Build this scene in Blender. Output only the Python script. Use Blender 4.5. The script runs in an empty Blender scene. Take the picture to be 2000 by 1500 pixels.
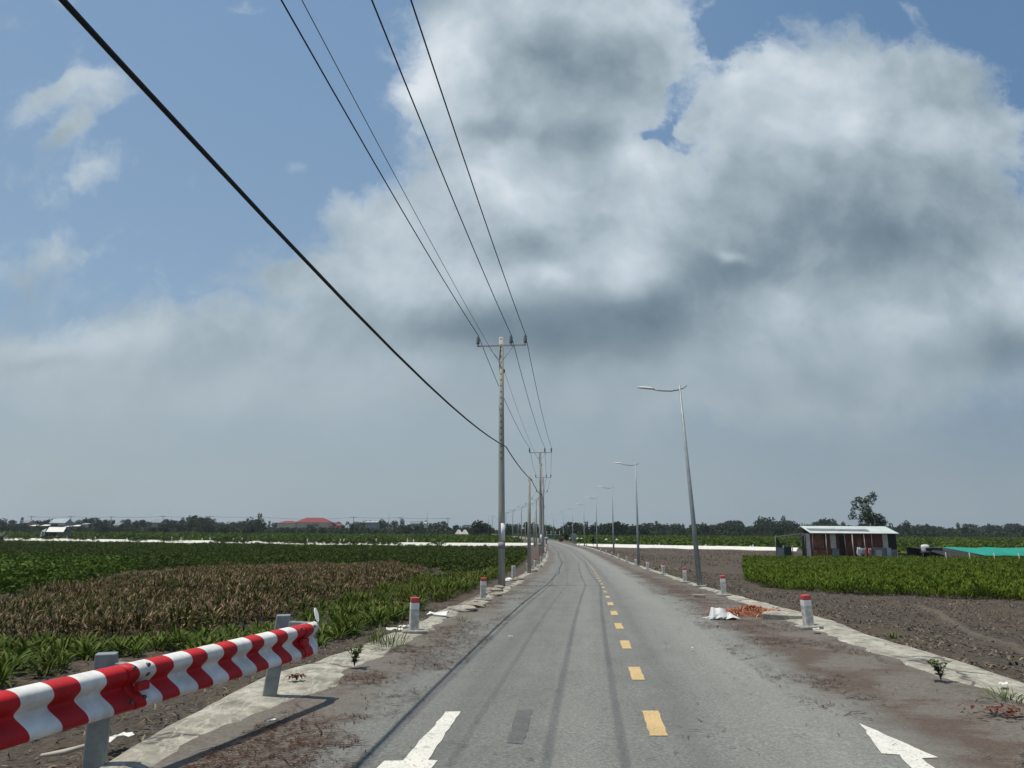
import bpy, math, random
import numpy as np
random.seed(7); rng = np.random.default_rng(7)
C = bpy.context.scene.collection
PI = math.pi
# ------------------------------------------------------------------ camera model
F = 1400.0; TH = math.atan(285/1400); CT, ST = math.cos(TH), math.sin(TH); CZ = 2.74
ROLL = .0058; CR, SR = math.cos(ROLL), math.sin(ROLL)       # the camera is held a third of a degree off level
def ray(px, py):
    u, w = px-1000, py-750; a = (u*CR+w*SR)/F; b = -(-u*SR+w*CR)/F
    return np.array([a, CT-b*ST, ST+b*CT])
def at_z(px, py, z):
    d = ray(px, py); t = (z-CZ)/d[2]; return np.array([d[0]*t, d[1]*t, z])
def at_y(px, py, Y):
    d = ray(px, py); t = Y/d[1]; return np.array([d[0]*t, Y, CZ+d[2]*t])
def proj(x, y, z):
    dz = z-CZ; dep = y*CT+dz*ST; up = -y*ST+dz*CT
    u, w = F*x/dep, -F*up/dep; return 1000+u*CR-w*SR, 750+u*SR+w*CR
def X_at(px, Yp, z=1.5):
    x = (px-1000)/F*Yp
    for _ in range(6): x += (px-proj(x, Yp, z)[0])/F*Yp
    return x
# ------------------------------------------------------------------ the road's height and course
PY = np.array([-40,-10,0,14,22,30,38,46,54,62,72,82,5000.]); PZ = np.array([1.4,1.25,1.16,.96,.83,.66,.49,.32,.18,.09,.02,0,0])
_ys = np.concatenate([np.arange(-40,120,.5), [5000.]]); _zs = np.interp(_ys, PY, PZ)
_k = np.ones(17)/17; _zs[8:-9] = np.convolve(_zs[:-1], _k, 'valid')
def zr(y): return np.interp(y, _ys, _zs)
def gp(px, py, off=0.0):
    """where the ray of a picture point meets the road's surface (+off)"""
    d = ray(px, py); Y = 10.0
    for _ in range(60):
        z = float(zr(Y))+off; Y = .5*Y+.5*min(max((z-CZ)/d[2]*d[1], 1), 2500)
    t = Y/d[1]; return np.array([d[0]*t, Y, float(zr(Y))+off])
CL = [gp(*p) for p in [(1278,1415),(1243,1312),(1222,1257),(1209.5,1223.5),(1193,1182),(1179,1148),(1168.7,1129),(1157,1109.5),(1145,1096),(1130,1082.5),(1113,1071.5)]]
CLy = [p[1] for p in CL]; CLx = [p[0] for p in CL]
sl = (CLx[2]-CLx[0])/(CLy[2]-CLy[0])
CLy = [-40]+CLy+[150,181,212,250,286,358,440,520,700]; CLx = [CLx[0]-sl*(CLy[1]+40)]+CLx+[9.2,9.3,8.5,6.2,3.2,-4.5,-17,-34,-90]
_cy = np.arange(-40,700,.5); _cx = np.interp(_cy, CLy, CLx)
for _ in range(2): _cx[10:-10] = np.convolve(_cx, np.ones(21)/21, 'valid')
def xc(y): return np.interp(y, _cy, _cx)
def _h(i, j, s):
    n = (i.astype(np.int64)*374761393 + j.astype(np.int64)*668265263 + s*974634777) & 0x7fffffff
    n = ((n ^ (n >> 13))*1274126177) & 0x7fffffff
    return ((n ^ (n >> 16)) & 0xffff)/65535.0
def vn(x, y, s=0):
    x = np.asarray(x, float); y = np.asarray(y, float)
    i = np.floor(x); j = np.floor(y); fx = x-i; fy = y-j; fx = fx*fx*(3-2*fx); fy = fy*fy*(3-2*fy)
    a = _h(i,j,s); b = _h(i+1,j,s); c = _h(i,j+1,s); d = _h(i+1,j+1,s)
    return (a*(1-fx)+b*fx)*(1-fy)+(c*(1-fx)+d*fx)*fy-.5
def sstep(a, b, x):
    t = np.clip((x-a)/(b-a), 0, 1); return t*t*(3-2*t)
def terrain(x, y):
    x = np.asarray(x, float); y = np.asarray(y, float)
    d = x-xc(y); r = zr(y)
    wl = np.where(d < 0, -3.75, 3.72)
    e = np.where(d < 0, -d-3.75, d-3.85)
    out = r-.07-.26*sstep(.1, 4.5, e)
    out = np.where(e < 0, r-.08, out)
    out += np.where(e > 0, (vn(x*.35,y*.35,3)*.16+vn(x*.9,y*.9,4)*.07)*sstep(.2, 3, e), 0)
    return out
# ------------------------------------------------------------------ materials
def L(r, g, b):
    f = lambda c: (c/255/12.92 if c/255 <= .04045 else ((c/255+.055)/1.055)**2.4)
    return (f(r), f(g), f(b), 1)
class NT:
    def __init__(s, nt): s.t = nt
    def n(s, kind, **kw):
        nd = s.t.nodes.new(kind)
        for k, v in kw.items():
            if k == 'i':
                for a, b in v.items():
                    if isinstance(b, bpy.types.NodeSocket): s.t.links.new(b, nd.inputs[a])
                    else: nd.inputs[a].default_value = b
            else: setattr(nd, k, v)
        return nd
    def m(s, op, a, b=0.0, c=None, clamp=False):
        d = {0: a, 1: b}
        if c is not None: d[2] = c
        return s.n('ShaderNodeMath', operation=op, use_clamp=clamp, i=d).outputs[0]
    def mix(s, f, a, b, bt='MIX'):
        nd = s.n('ShaderNodeMix', data_type='RGBA', blend_type=bt); 
        for k, v in ((0, f), (6, a), (7, b)):
            if isinstance(v, bpy.types.NodeSocket): s.t.links.new(v, nd.inputs[k])
            else: nd.inputs[k].default_value = v
        return nd.outputs[2]
    def noise(s, vec, scale, detail=4, rough=.55, dist=0.0):
        d = {'Scale': scale, 'Detail': detail, 'Roughness': rough, 'Distortion': dist}
        if vec is not None: d['Vector'] = vec
        return s.n('ShaderNodeTexNoise', i=d).outputs[0]
    def ramp(s, f, pts):
        nd = s.n('ShaderNodeValToRGB', i={0: f}); cr = nd.color_ramp
        while len(cr.elements) > 1: cr.elements.remove(cr.elements[-1])
        for k, (p, c) in enumerate(pts):
            e = cr.elements[0] if k == 0 else cr.elements.new(p)
            e.position = p; e.color = c if not isinstance(c, (int, float)) else (c, c, c, 1)
        return nd.outputs[0]
def newmat(name):
    m = bpy.data.materials.new(name); m.use_nodes = True; t = m.node_tree; t.nodes.clear()
    g = NT(t); out = g.n('ShaderNodeOutputMaterial'); p = g.n('ShaderNodeBsdfPrincipled')
    t.links.new(p.outputs[0], out.inputs[0]); return m, g, p
def lk(g, a, b): g.t.links.new(a, b)
def plain(name, c1, c2=None, scale=6, rough=.7, metal=0.0, bump=0.0, detail=5, spec=.3, lo=.35, hi=.65):
    m, g, p = newmat(name); co = g.n('ShaderNodeTexCoord').outputs['Object']
    nz = g.noise(co, scale, detail, .65)
    if c2 is None: c2 = tuple(v*.75 for v in c1[:3])+(1,)
    lk(g, g.ramp(nz, [(lo, c2), (hi, c1)]), p.inputs['Base Color'])
    p.inputs['Roughness'].default_value = rough; p.inputs['Metallic'].default_value = metal; p.inputs['Specular IOR Level'].default_value = spec
    if bump:
        b = g.n('ShaderNodeBump', i={'Strength': bump, 'Distance': .02, 'Height': g.noise(co, scale*4, 4)}); lk(g, b.outputs[0], p.inputs['Normal'])
    return m
def leafmat(name, cols, tip=None, tipw=0.0, patch=None, patchscale=.25, patchlo=.5, patchhi=.62, trans=.15):
    """cols: darker..lighter per leaf; tip: dry tip colour; patch: second set of colours in drifts"""
    m, g, p = newmat(name); isl = g.n('ShaderNodeNewGeometry').outputs['Random Per Island']
    co = g.n('ShaderNodeTexCoord').outputs['Object']
    k = len(cols)
    c = g.ramp(isl, [(i/(k-1), x) for i, x in enumerate(cols)])
    if patch:
        k = len(patch); c2 = g.ramp(isl, [(i/(k-1), x) for i, x in enumerate(patch)])
        c = g.mix(g.ramp(g.noise(co, patchscale, 4, .6), [(patchlo, 0.), (patchhi, 1.)]), c, c2)
    if tip:
        uv = g.n('ShaderNodeUVMap').outputs[0]; sep = g.n('ShaderNodeSeparateXYZ', i={0: uv})
        f = g.m('MULTIPLY', g.ramp(g.m('ADD', sep.outputs[1], g.m('MULTIPLY', g.m('SUBTRACT', isl, .5), .7)), [(.62, 0.), (.9, 1.)]), tipw)
        c = g.mix(f, c, tip)
    lk(g, c, p.inputs['Base Color']); p.inputs['Roughness'].default_value = .6; p.inputs['Specular IOR Level'].default_value = .07
    if trans:
        tr = g.n('ShaderNodeBsdfTranslucent', i={0: c}); mx = g.n('ShaderNodeMixShader', i={0: trans, 1: p.outputs[0], 2: tr.outputs[0]})
        o = [n for n in g.t.nodes if n.type == 'OUTPUT_MATERIAL'][0]; lk(g, mx.outputs[0], o.inputs[0])
    return m
M = {}
M['concrete'] = plain('concrete', (.34,.33,.30,1), (.20,.19,.17,1), 5, .9, bump=.4)
M['polecon'] = plain('pole_concrete', (.36,.345,.31,1), (.25,.24,.215,1), 3, .9, bump=.2)
M['white'] = plain('white_paint', (.82,.81,.78,1), (.56,.55,.51,1), 5, .55, bump=.05)
M['whitewall'] = plain('whitewash', (.66,.645,.60,1), (.55,.52,.46,1), 1.2, .8, lo=.25, hi=.5)
M['red'] = plain('red_paint', (.50,.022,.028,1), (.36,.016,.02,1), 7, .5)
M['redcap'] = plain('faded_red_paint', (.50,.035,.045,1), (.42,.10,.09,1), 22, .6)
M['railred'] = plain('rail_red', (.54,.018,.024,1), (.36,.02,.022,1), 5, .55, bump=.06, spec=.2, detail=9)
M['galv'] = plain('galvanised_steel', (.30,.335,.34,1), (.22,.25,.255,1), 14, .5, .35, bump=.04)
M['lamp'] = plain('lamp_steel', (.30,.335,.35,1), (.23,.26,.27,1), 4, .5, .2)
M['lamphead'] = plain('lamp_head_white', (.75,.76,.75,1), None, 4, .4)
M['bolt'] = plain('bolt_steel', (.14,.12,.10,1), None, 30, .5, .6)
M['wire'] = plain('black_cable', (.012,.013,.014,1), None, 5, .6)
M['thinwire'] = plain('grey_wire', (.05,.055,.06,1), None, 5, .6)
M['insul'] = plain('insulator', (.16,.18,.17,1), None, 20, .3)
M['arm'] = plain('arm_steel', (.5,.51,.5,1), None, 12, .6, .1)
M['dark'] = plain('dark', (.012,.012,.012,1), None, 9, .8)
M['paper'] = plain('paper', (.74,.74,.74,1), (.62,.62,.64,1), 9, .8, lo=.3, hi=.5)
M['rust'] = plain('rusty_sheet', (.16,.048,.03,1), (.085,.028,.022,1), 1.3, .85)
M['rust2'] = plain('brown_rusty_sheet', (.24,.11,.06,1), (.10,.04,.027,1), 1.5, .85)
M['tin'] = plain('grey_tin_sheet', (.22,.24,.26,1), (.13,.14,.155,1), 1.4, .6, .3)
M['pale'] = plain('pale_board', (.50,.47,.40,1), (.38,.35,.29,1), 2, .8)
M['roofpale'] = plain('pale_tin_roof', (.52,.57,.54,1), (.40,.45,.42,1), .7, .5)
M['wood'] = plain('grey_timber', (.17,.155,.13,1), None, 4, .85)
M['darknet'] = plain('black_net', (.018,.019,.022,1), (.03,.032,.036,1), 1.5, .9)
M['greennet'] = plain('green_net', (.012,.27,.20,1), (.01,.20,.15,1), .8, .8)
M['greendark'] = plain('dark_green_net', (.012,.035,.028,1), None, 2, .9)
M['sack'] = plain('white_sack', (.64,.64,.63,1), (.46,.46,.46,1), 8, .6, bump=.2)
M['stone'] = plain('rubble_stone', (.34,.30,.24,1), (.2,.17,.135,1), 6, .9, bump=.4)
M['roofred'] = plain('red_tile_roof', (.21,.04,.042,1), (.16,.034,.035,1), .4, .8)
M['cream'] = plain('cream_wall', (.55,.48,.38,1), None, .5, .8)
M['pink'] = plain('pink_wall', (.36,.17,.14,1), None, .5, .8)
M['greywall'] = plain('grey_wall', (.28,.29,.30,1), None, .5, .8)
M['bluewhite'] = plain('bluish_white_wall', (.38,.42,.44,1), None, .5, .8)
M['glass'] = plain('dark_opening', (.02,.02,.022,1), None, 3, .3)
M['bark'] = plain('bark', (.09,.075,.06,1), (.05,.04,.035,1), 5, .9)
M['palebark'] = plain('pale_bark', (.20,.18,.15,1), (.11,.10,.085,1), 3, .9)
M['clothw'] = plain('white_cloth', (.62,.62,.64,1), None, 3, .9)
M['clothp'] = plain('pink_cloth', (.50,.22,.24,1), None, 3, .9)
M['clothb'] = plain('pale_blue_cloth', (.36,.42,.50,1), None, 3, .9)
M['yellow'] = None
G1, G2, G3, G4 = (.016,.036,.008,1), (.032,.068,.011,1), (.055,.105,.016,1), (.10,.15,.035,1)
M['tuft'] = leafmat('strap_leaf', [(.026,.048,.005,1),(.044,.082,.008,1),(.070,.115,.013,1),(.12,.15,.035,1)], (.22,.17,.06,1), .3, [(.05,.055,.010,1),(.085,.085,.018,1),(.06,.09,.010,1)], .45, .5, .66)
M['brown'] = leafmat('dry_tipped_leaf', [(.024,.024,.005,1),(.046,.040,.010,1),(.044,.052,.008,1),(.075,.052,.018,1),(.12,.080,.042,1)], (.42,.28,.19,1), .8, [(.022,.036,.005,1),(.042,.064,.008,1),(.06,.075,.014,1)], .5, .45, .6)
M['shrub'] = leafmat('dark_shrub_leaf', [(.016,.030,.004,1),(.040,.066,.009,1),(.075,.10,.016,1)], None, 0, [(.040,.062,.006,1),(.062,.088,.010,1)], .12, .52, .7)
M['brightshrub'] = leafmat('bright_shrub_leaf', [(.028,.056,.006,1),(.055,.10,.010,1),(.095,.145,.02,1)])
M['bed'] = leafmat('bed_leaf', [(.020,.042,.002,1),(.046,.084,.003,1),(.078,.122,.005,1),(.125,.165,.016,1)], (.17,.19,.03,1), .3, [(.055,.08,.003,1),(.095,.12,.008,1)], .3, .52, .7)
M['farfield'] = leafmat('far_field_leaf', [(.045,.078,.006,1),(.075,.115,.010,1),(.10,.14,.014,1)], None, 0, [(.03,.055,.005,1),(.05,.085,.008,1)], .05, .48, .64, trans=.1)
M['tree'] = leafmat('tree_leaf', [(.009,.021,.007,1),(.018,.036,.010,1),(.033,.052,.015,1)], trans=.08)
M['tree2'] = leafmat('olive_tree_leaf', [(.016,.028,.011,1),(.030,.045,.018,1),(.048,.062,.026,1)], trans=.08)
M['palm'] = leafmat('palm_leaf', [(.014,.030,.012,1),(.03,.05,.02,1),(.055,.075,.034,1)], trans=.08)
M['greyfrond'] = leafmat('grey_green_frond', [(.06,.085,.06,1),(.11,.14,.10,1),(.17,.19,.15,1)], trans=.1)
M['needle'] = leafmat('dry_needle', [(.035,.018,.011,1),(.06,.026,.015,1),(.10,.045,.026,1),(.025,.018,.014,1)], trans=0)
M['chip'] = leafmat('mulch_chip', [(.035,.028,.023,1),(.09,.073,.055,1),(.22,.18,.12,1),(.028,.023,.02,1),(.13,.105,.075,1),(.04,.033,.027,1)], trans=0)
M['clod'] = leafmat('soil_clod', [(.045,.038,.032,1),(.075,.062,.052,1),(.10,.085,.07,1)], trans=0)
M['shaving'] = leafmat('orange_shaving', [(.34,.105,.05,1),(.44,.17,.09,1),(.50,.27,.17,1)], trans=0)
M['weed'] = leafmat('weed_leaf', [(.05,.085,.02,1),(.09,.13,.035,1),(.17,.18,.07,1)])
M['dryleaf'] = leafmat('fallen_leaf', [(.06,.02,.012,1),(.12,.045,.028,1),(.22,.11,.07,1)], trans=0)
# ------------------------------------------------------------------ object helpers
def tag(o, label=None, cat=None, group=None, kind=None):
    if label: o['label'] = label
    if cat: o['category'] = cat
    if group: o['group'] = group
    if kind: o['kind'] = kind
    return o
def link(name, me, parent=None):
    o = bpy.data.objects.new(name, me); C.objects.link(o)
    if parent is not None: o.parent = parent
    return o
def empty(name, loc, rz=0.0, rx=0.0, ry=0.0):
    o = bpy.data.objects.new(name, None); C.objects.link(o); o.location = [float(v) for v in loc]; o.rotation_euler = (rx, ry, rz); o.empty_display_size = .2
    return o
def copy_tree(o, parent=None):
    c = o.copy(); C.objects.link(c); c.parent = parent
    for ch in list(o.children): copy_tree(ch, c)
    return c
def npmesh(name, V, Q, mats, uv=None, parent=None, smooth=False, midx=None):
    V = np.asarray(V, np.float32); Q = np.asarray(Q, np.int32); k = Q.shape[1]
    me = bpy.data.meshes.new(name); me.vertices.add(len(V)); me.vertices.foreach_set('co', V.ravel())
    me.loops.add(Q.size); me.loops.foreach_set('vertex_index', Q.ravel())
    me.polygons.add(len(Q)); me.polygons.foreach_set('loop_start', np.arange(0, Q.size, k, dtype=np.int32))
    if smooth: me.polygons.foreach_set('use_smooth', np.ones(len(Q), bool))
    for m in (mats if isinstance(mats, (list, tuple)) else [mats]): me.materials.append(m)
    if midx is not None: me.polygons.foreach_set('material_index', np.asarray(midx, np.int32))
    if uv is not None:
        l = me.uv_layers.new(name='UVMap'); l.data.foreach_set('uv', np.asarray(uv, np.float32)[Q.ravel()].ravel())
    me.update(calc_edges=True); me.validate()
    return link(name, me, parent)
class MB:
    def __init__(s): s.v = []; s.f = []; s.mi = []; s.sm = []
    def add(s, vs, fs, mi=0, sm=False):
        o = len(s.v); s.v += [tuple(float(c) for c in v) for v in vs]
        for f in fs: s.f.append([i+o for i in f]); s.mi.append(mi); s.sm.append(sm)
        return s
    def box(s, c, d, rz=0.0, mi=0, top=1.0, tilt=(0, 0)):
        """box centred at c in x, y; base at c[2]; top face scaled by top and shifted by tilt"""
        ca, sa = math.cos(rz), math.sin(rz); vs = []
        for z, k, tx, ty in ((0, 1, 0, 0), (d[2], top, *tilt)):
            for x, y in ((-1,-1),(1,-1),(1,1),(-1,1)):
                X, Y = x*d[0]/2*k+tx, y*d[1]/2*k+ty
                vs.append((c[0]+X*ca-Y*sa, c[1]+X*sa+Y*ca, c[2]+z))
        return s.add(vs, [(3,2,1,0),(4,5,6,7),(0,1,5,4),(1,2,6,5),(2,3,7,6),(3,0,4,7)], mi)
    def tube(s, pts, r, n=8, mi=0, caps=True, sm=True):
        pts = [np.array(p, float) for p in pts]; k = len(pts); rr = r if isinstance(r, (list, tuple, np.ndarray)) else [r]*k
        vs = []; ref = None
        for i, p in enumerate(pts):
            t = pts[min(i+1, k-1)]-pts[max(i-1, 0)]; t = t/(np.linalg.norm(t)+1e-12)
            if ref is None: ref = np.array([1.,0,0]) if abs(t[0]) < .8 else np.array([0,1.,0])
            a = np.cross(t, ref); a /= np.linalg.norm(a)+1e-12; b = np.cross(t, a); ref = np.cross(a, t)
            for j in range(n):
                w = 2*PI*j/n; vs.append(p+rr[i]*(math.cos(w)*a+math.sin(w)*b))
        fs = [(i*n+j, i*n+(j+1) % n, (i+1)*n+(j+1) % n, (i+1)*n+j) for i in range(k-1) for j in range(n)]
        s.add(vs, fs, mi, sm)
        if caps:
            o = len(s.v)-k*n; s.f.append([o+j for j in range(n)][::-1]); s.f.append([o+(k-1)*n+j for j in range(n)]); s.mi += [mi, mi]; s.sm += [False, False]
        return s
    def lathe(s, prof, c=(0,0,0), n=16, mi=0, sm=True):
        return s.tube([(c[0], c[1], c[2]+z) for r, z in prof], [max(r, 1e-4) for r, z in prof], n, mi, True, sm)
    def prism(s, poly, z0, z1, mi=0):
        k = len(poly); vs = [(x, y, z0) for x, y in poly]+[(x, y, z1) for x, y in poly]
        return s.add(vs, [list(range(k))[::-1], list(range(k, 2*k))]+[(i, (i+1) % k, k+(i+1) % k, k+i) for i in range(k)], mi)
    def build(s, name, mats, parent=None, bevel=0.0, solid=0.0):
        me = bpy.data.meshes.new(name); me.from_pydata(s.v, [], s.f)
        for m in (mats if isinstance(mats, (list, tuple)) else [mats]): me.materials.append(m)
        me.polygons.foreach_set('material_index', s.mi); me.polygons.foreach_set('use_smooth', s.sm); me.update()
        o = link(name, me, parent)
        if solid: md = o.modifiers.new('thickness', 'SOLIDIFY'); md.thickness = solid; md.offset = -1
        if bevel: md = o.modifiers.new('bevel', 'BEVEL'); md.width = bevel; md.segments = 2; md.limit_method = 'ANGLE'
        return o
def ordinal(k): return ['nearest','second nearest','third nearest','fourth nearest','fifth nearest','sixth nearest','seventh nearest','eighth nearest','ninth nearest','tenth nearest','eleventh nearest','twelfth nearest','thirteenth nearest','fourteenth nearest','fifteenth nearest','sixteenth nearest'][k]
# ================================================================== GROUND
def axis(segs):
    out = []
    for a, b, st in segs: out += list(np.arange(a, b, st))
    return np.array(out+[segs[-1][1]])
gx = axis([(-3000,-600,300),(-600,-200,40),(-200,-60,7),(-60,-24,1.5),(-24,-9,.4),(-9,16,.11),(16,30,.4),(30,70,1.5),(70,200,7),(200,600,40),(600,3000,300)])
gy = axis([(-60,-5,5),(-5,3,.5),(3,17,.11),(17,40,.3),(40,110,1.2),(110,300,5),(300,800,40),(800,4000,320)])
X, Y = np.meshgrid(gx, gy); Z = terrain(X, Y)
D = X-xc(Y); e = np.where(D < 0, -D-3.75, D-3.85)
clod = (vn(X*4,Y*4,11)*.05+vn(X*9,Y*9,12)*.045+np.maximum(vn(X*6.3,Y*6.3,13),0)*.06)*sstep(.05,.5,e)*(1-sstep(20,30,Y))
Z = Z+np.where(e > 0, clod, 0)
ridge = np.array([gp(1790,1165), gp(1900,1207), gp(2000,1250), gp(2200,1335)])
rx = np.interp(Y, ridge[::-1,1], ridge[::-1,0]); inr = (Y < ridge[0,1]) & (Y > ridge[-1,1])
Z += np.where(inr, .05*np.exp(-((X-rx)/.12)**2), 0)
V = np.stack([X.ravel(), Y.ravel(), Z.ravel()], 1); nx, ny = len(gx), len(gy)
ii = (np.arange(ny-1)[:,None]*nx+np.arange(nx-1)[None]).ravel()
ridgemask = np.where(inr, np.exp(-((X-rx)/.14)**2), 0)
# the white canal walls divide soil from the green fields beyond
WR = [at_z(*p, -.2) for p in [(1128,1066),(1245,1068),(1400,1071),(1515,1074),(1800,1080),(2300,1090)]]
WL = [at_z(*p, -.2) for p in [(-300,1050),(0,1053.5),(125,1055),(350,1058.5),(560,1061),(740,1063.2),(870,1064),(975,1064.5),(1042,1065)]]
wall_y = np.interp(X, [p[0] for p in WL]+[p[0] for p in WR], [p[1] for p in WL]+[p[1] for p in WR])
veg = sstep(0, 3, Y-wall_y)*np.where((e > 2), 1, 0)
veg = np.maximum(veg, np.where(D < -20, sstep(45, 60, Y), 0))
m, g, p = newmat('soil')
co = g.n('ShaderNodeTexCoord').outputs['Object']; at = g.n('ShaderNodeAttribute', attribute_name='cover'); rd = g.n('ShaderNodeAttribute', attribute_name='ridge')
n1 = g.noise(co, .9, 6, .6); n2 = g.noise(co, 14, 6, .7); n3 = g.noise(co, 45, 3, .6)
soil = g.ramp(n2, [(.3,(.032,.027,.024,1)),(.5,(.072,.062,.054,1)),(.68,(.135,.118,.10,1))])
soil = g.mix(g.ramp(n1, [(.42,0.),(.65,.6)]), soil, (.098,.076,.055,1)); soil = g.mix(g.ramp(g.noise(g.n('ShaderNodeMapping', i={0: co, 'Scale': (.5,.12,1)}).outputs[0], 1.0, 5, .65), [(.48,0.),(.68,.55)]), soil, (.115,.085,.055,1))
soil = g.mix(g.ramp(n3, [(.62,0.),(.74,.7)]), soil, (.20,.17,.13,1))
soil = g.mix(g.m('MULTIPLY', rd.outputs['Fac'], .55), soil, (.17,.145,.11,1))
grn = g.ramp(g.noise(co, .22, 6, .65), [(.34,(.035,.052,.008,1)),(.5,(.075,.105,.012,1)),(.66,(.11,.14,.02,1))])
lk(g, g.mix(at.outputs['Fac'], soil, grn), p.inputs['Base Color']); p.inputs['Roughness'].default_value = .95; p.inputs['Specular IOR Level'].default_value = .15
bh = g.m('ADD', g.m('MULTIPLY', n2, .7), g.m('MULTIPLY', n3, .4))
lk(g, g.n('ShaderNodeBump', i={'Strength': .9, 'Distance': .06, 'Height': bh}).outputs[0], p.inputs['Normal'])
ground = npmesh('ground', V, np.stack([ii, ii+1, ii+nx+1, ii+nx], 1), m, smooth=True)
for nm, a in (('cover', veg), ('ridge', ridgemask)):
    ground.data.attributes.new(nm, 'FLOAT', 'POINT').data.foreach_set('value', a.ravel().astype(np.float32))
tag(ground, kind='structure')
# ================================================================== ROAD
ry = axis([(-20,4,1),(4,40,.25),(40,160,1),(160,640,5)]); rd_ = np.linspace(-3.95, 3.9, 41)
RX = xc(ry)[:,None]+rd_[None]; RY = np.repeat(ry[:,None], len(rd_), 1); RZ = zr(RY)+vn(RX*.5,RY*.3,21)*.02-.02*(rd_[None]/3.5)**2
ii = (np.arange(len(ry)-1)[:,None]*len(rd_)+np.arange(len(rd_)-1)[None]).ravel(); k = len(rd_)
m, g, p = newmat('asphalt')
uv = g.n('ShaderNodeUVMap').outputs[0]; sp = g.n('ShaderNodeSeparateXYZ', i={0: uv}); u = sp.outputs[0]
co = g.n('ShaderNodeTexCoord').outputs['Object']
stre = g.n('ShaderNodeMapping', i={0: uv, 'Scale': (1, .09, 1)}).outputs[0]
agg = g.m('ADD', g.m('MULTIPLY', g.noise(co, 34, 5, .8), .65), g.m('MULTIPLY', g.noise(co, 95, 3, .75), .35)); agg2 = g.noise(co, 260, 2, .6); mott = g.noise(co, 1.3, 5, .6); st = g.noise(stre, 5, 4, .6); st2 = g.noise(stre, 1.6, 3, .6)
wob = g.m('MULTIPLY', g.m('SUBTRACT', g.noise(g.n('ShaderNodeMapping', i={0: uv, 'Scale': (.2, .12, 1)}).outputs[0], 2.0, 2), .5), .45)
uw = g.m('ADD', u, wob)
base = g.ramp(agg, [(.36,(.070,.072,.066,1)),(.5,(.145,.148,.137,1)),(.63,(.28,.276,.25,1))])
base = g.mix(g.ramp(st, [(.35,0.),(.7,.45)]), base, (.21,.21,.193,1))
base = g.mix(g.ramp(mott, [(.3,.35),(.6,0.)]), base, (.10,.103,.097,1))
def gauss(u_, c, w): 
    q = g.m('DIVIDE', g.m('SUBTRACT', u_, c), w); return g.m('POWER', 2.718, g.m('MULTIPLY', g.m('MULTIPLY', q, q), -1.0))
# dusty pale right lane
lane = g.m('MULTIPLY', g.m('ADD', gauss(uw, 1.25, .75), g.m('MULTIPLY', gauss(uw, -.65, .28), .5)), g.ramp(st2, [(.2,.45),(.7,1.)]))
base = g.mix(g.m('MULTIPLY', lane, .75, clamp=True), base, g.ramp(agg, [(.36,(.135,.137,.127,1)),(.5,(.25,.25,.23,1)),(.63,(.39,.385,.35,1))]))
tr = g.m('ADD', gauss(uw, -1.75, .16), gauss(uw, .3, .14))
base = g.mix(g.m('MULTIPLY', g.m('MULTIPLY', tr, g.ramp(st2, [(.25,.35),(.6,1.)])), .3, clamp=True), base, (.075,.078,.076,1))
# earth trodden over both shoulders
edge = g.m('ADD', uw, g.m('MULTIPLY', g.m('SUBTRACT', g.noise(co, .8, 6, .65), .5), 1.6))
em = g.m('MAXIMUM', g.ramp(g.m('DIVIDE', edge, 4), [(.44,0.),(.58,1.)]), g.ramp(g.m('DIVIDE', edge, -4), [(.67,0.),(.74,1.)]))
dirt = g.ramp(g.noise(co, 30, 6, .75), [(.3,(.080,.068,.056,1)),(.5,(.138,.122,.102,1)),(.7,(.21,.188,.155,1))])
bm = g.ramp(g.m('ADD', g.noise(g.n('ShaderNodeMapping', i={0: uv, 'Scale': (.6, .9, 1)}).outputs[0], 1.4, 8, .72, .4), g.m('MULTIPLY', gauss(edge, 2.3, .55), .13)), [(.50,0.),(.64,.85)])
dirt = g.mix(bm, dirt, g.ramp(g.noise(co, 60, 4, .7), [(.35,(.042,.026,.018,1)),(.65,(.120,.076,.052,1))]))
base = g.mix(g.m('MULTIPLY', em, .92), base, dirt)
base = g.mix(g.ramp(agg2, [(.64,0.),(.72,.6)]), base, (.30,.28,.23,1))
base = g.mix(g.ramp(g.noise(co, 33, 2, .5), [(.71,0.),(.75,.8)]), base, (.035,.032,.03,1))
lk(g, base, p.inputs['Base Color']); p.inputs['Roughness'].default_value = .88; p.inputs['Specular IOR Level'].default_value = .3
lk(g, g.n('ShaderNodeBump', i={'Strength': .6, 'Distance': .02, 'Height': agg}).outputs[0], p.inputs['Normal'])
road = npmesh('road', np.stack([RX.ravel(), RY.ravel(), RZ.ravel()], 1), np.stack([ii, ii+1, ii+k+1, ii+k], 1), m, smooth=True, uv=np.stack([np.broadcast_to(rd_[None], RX.shape).ravel(), RY.ravel()], 1))
tag(road, kind='structure')
def road_z(x, y): return zr(y)+vn(np.asarray(x)*.5,np.asarray(y)*.3,21)*.02-.02*((np.asarray(x)-xc(y))/3.5)**2
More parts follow.
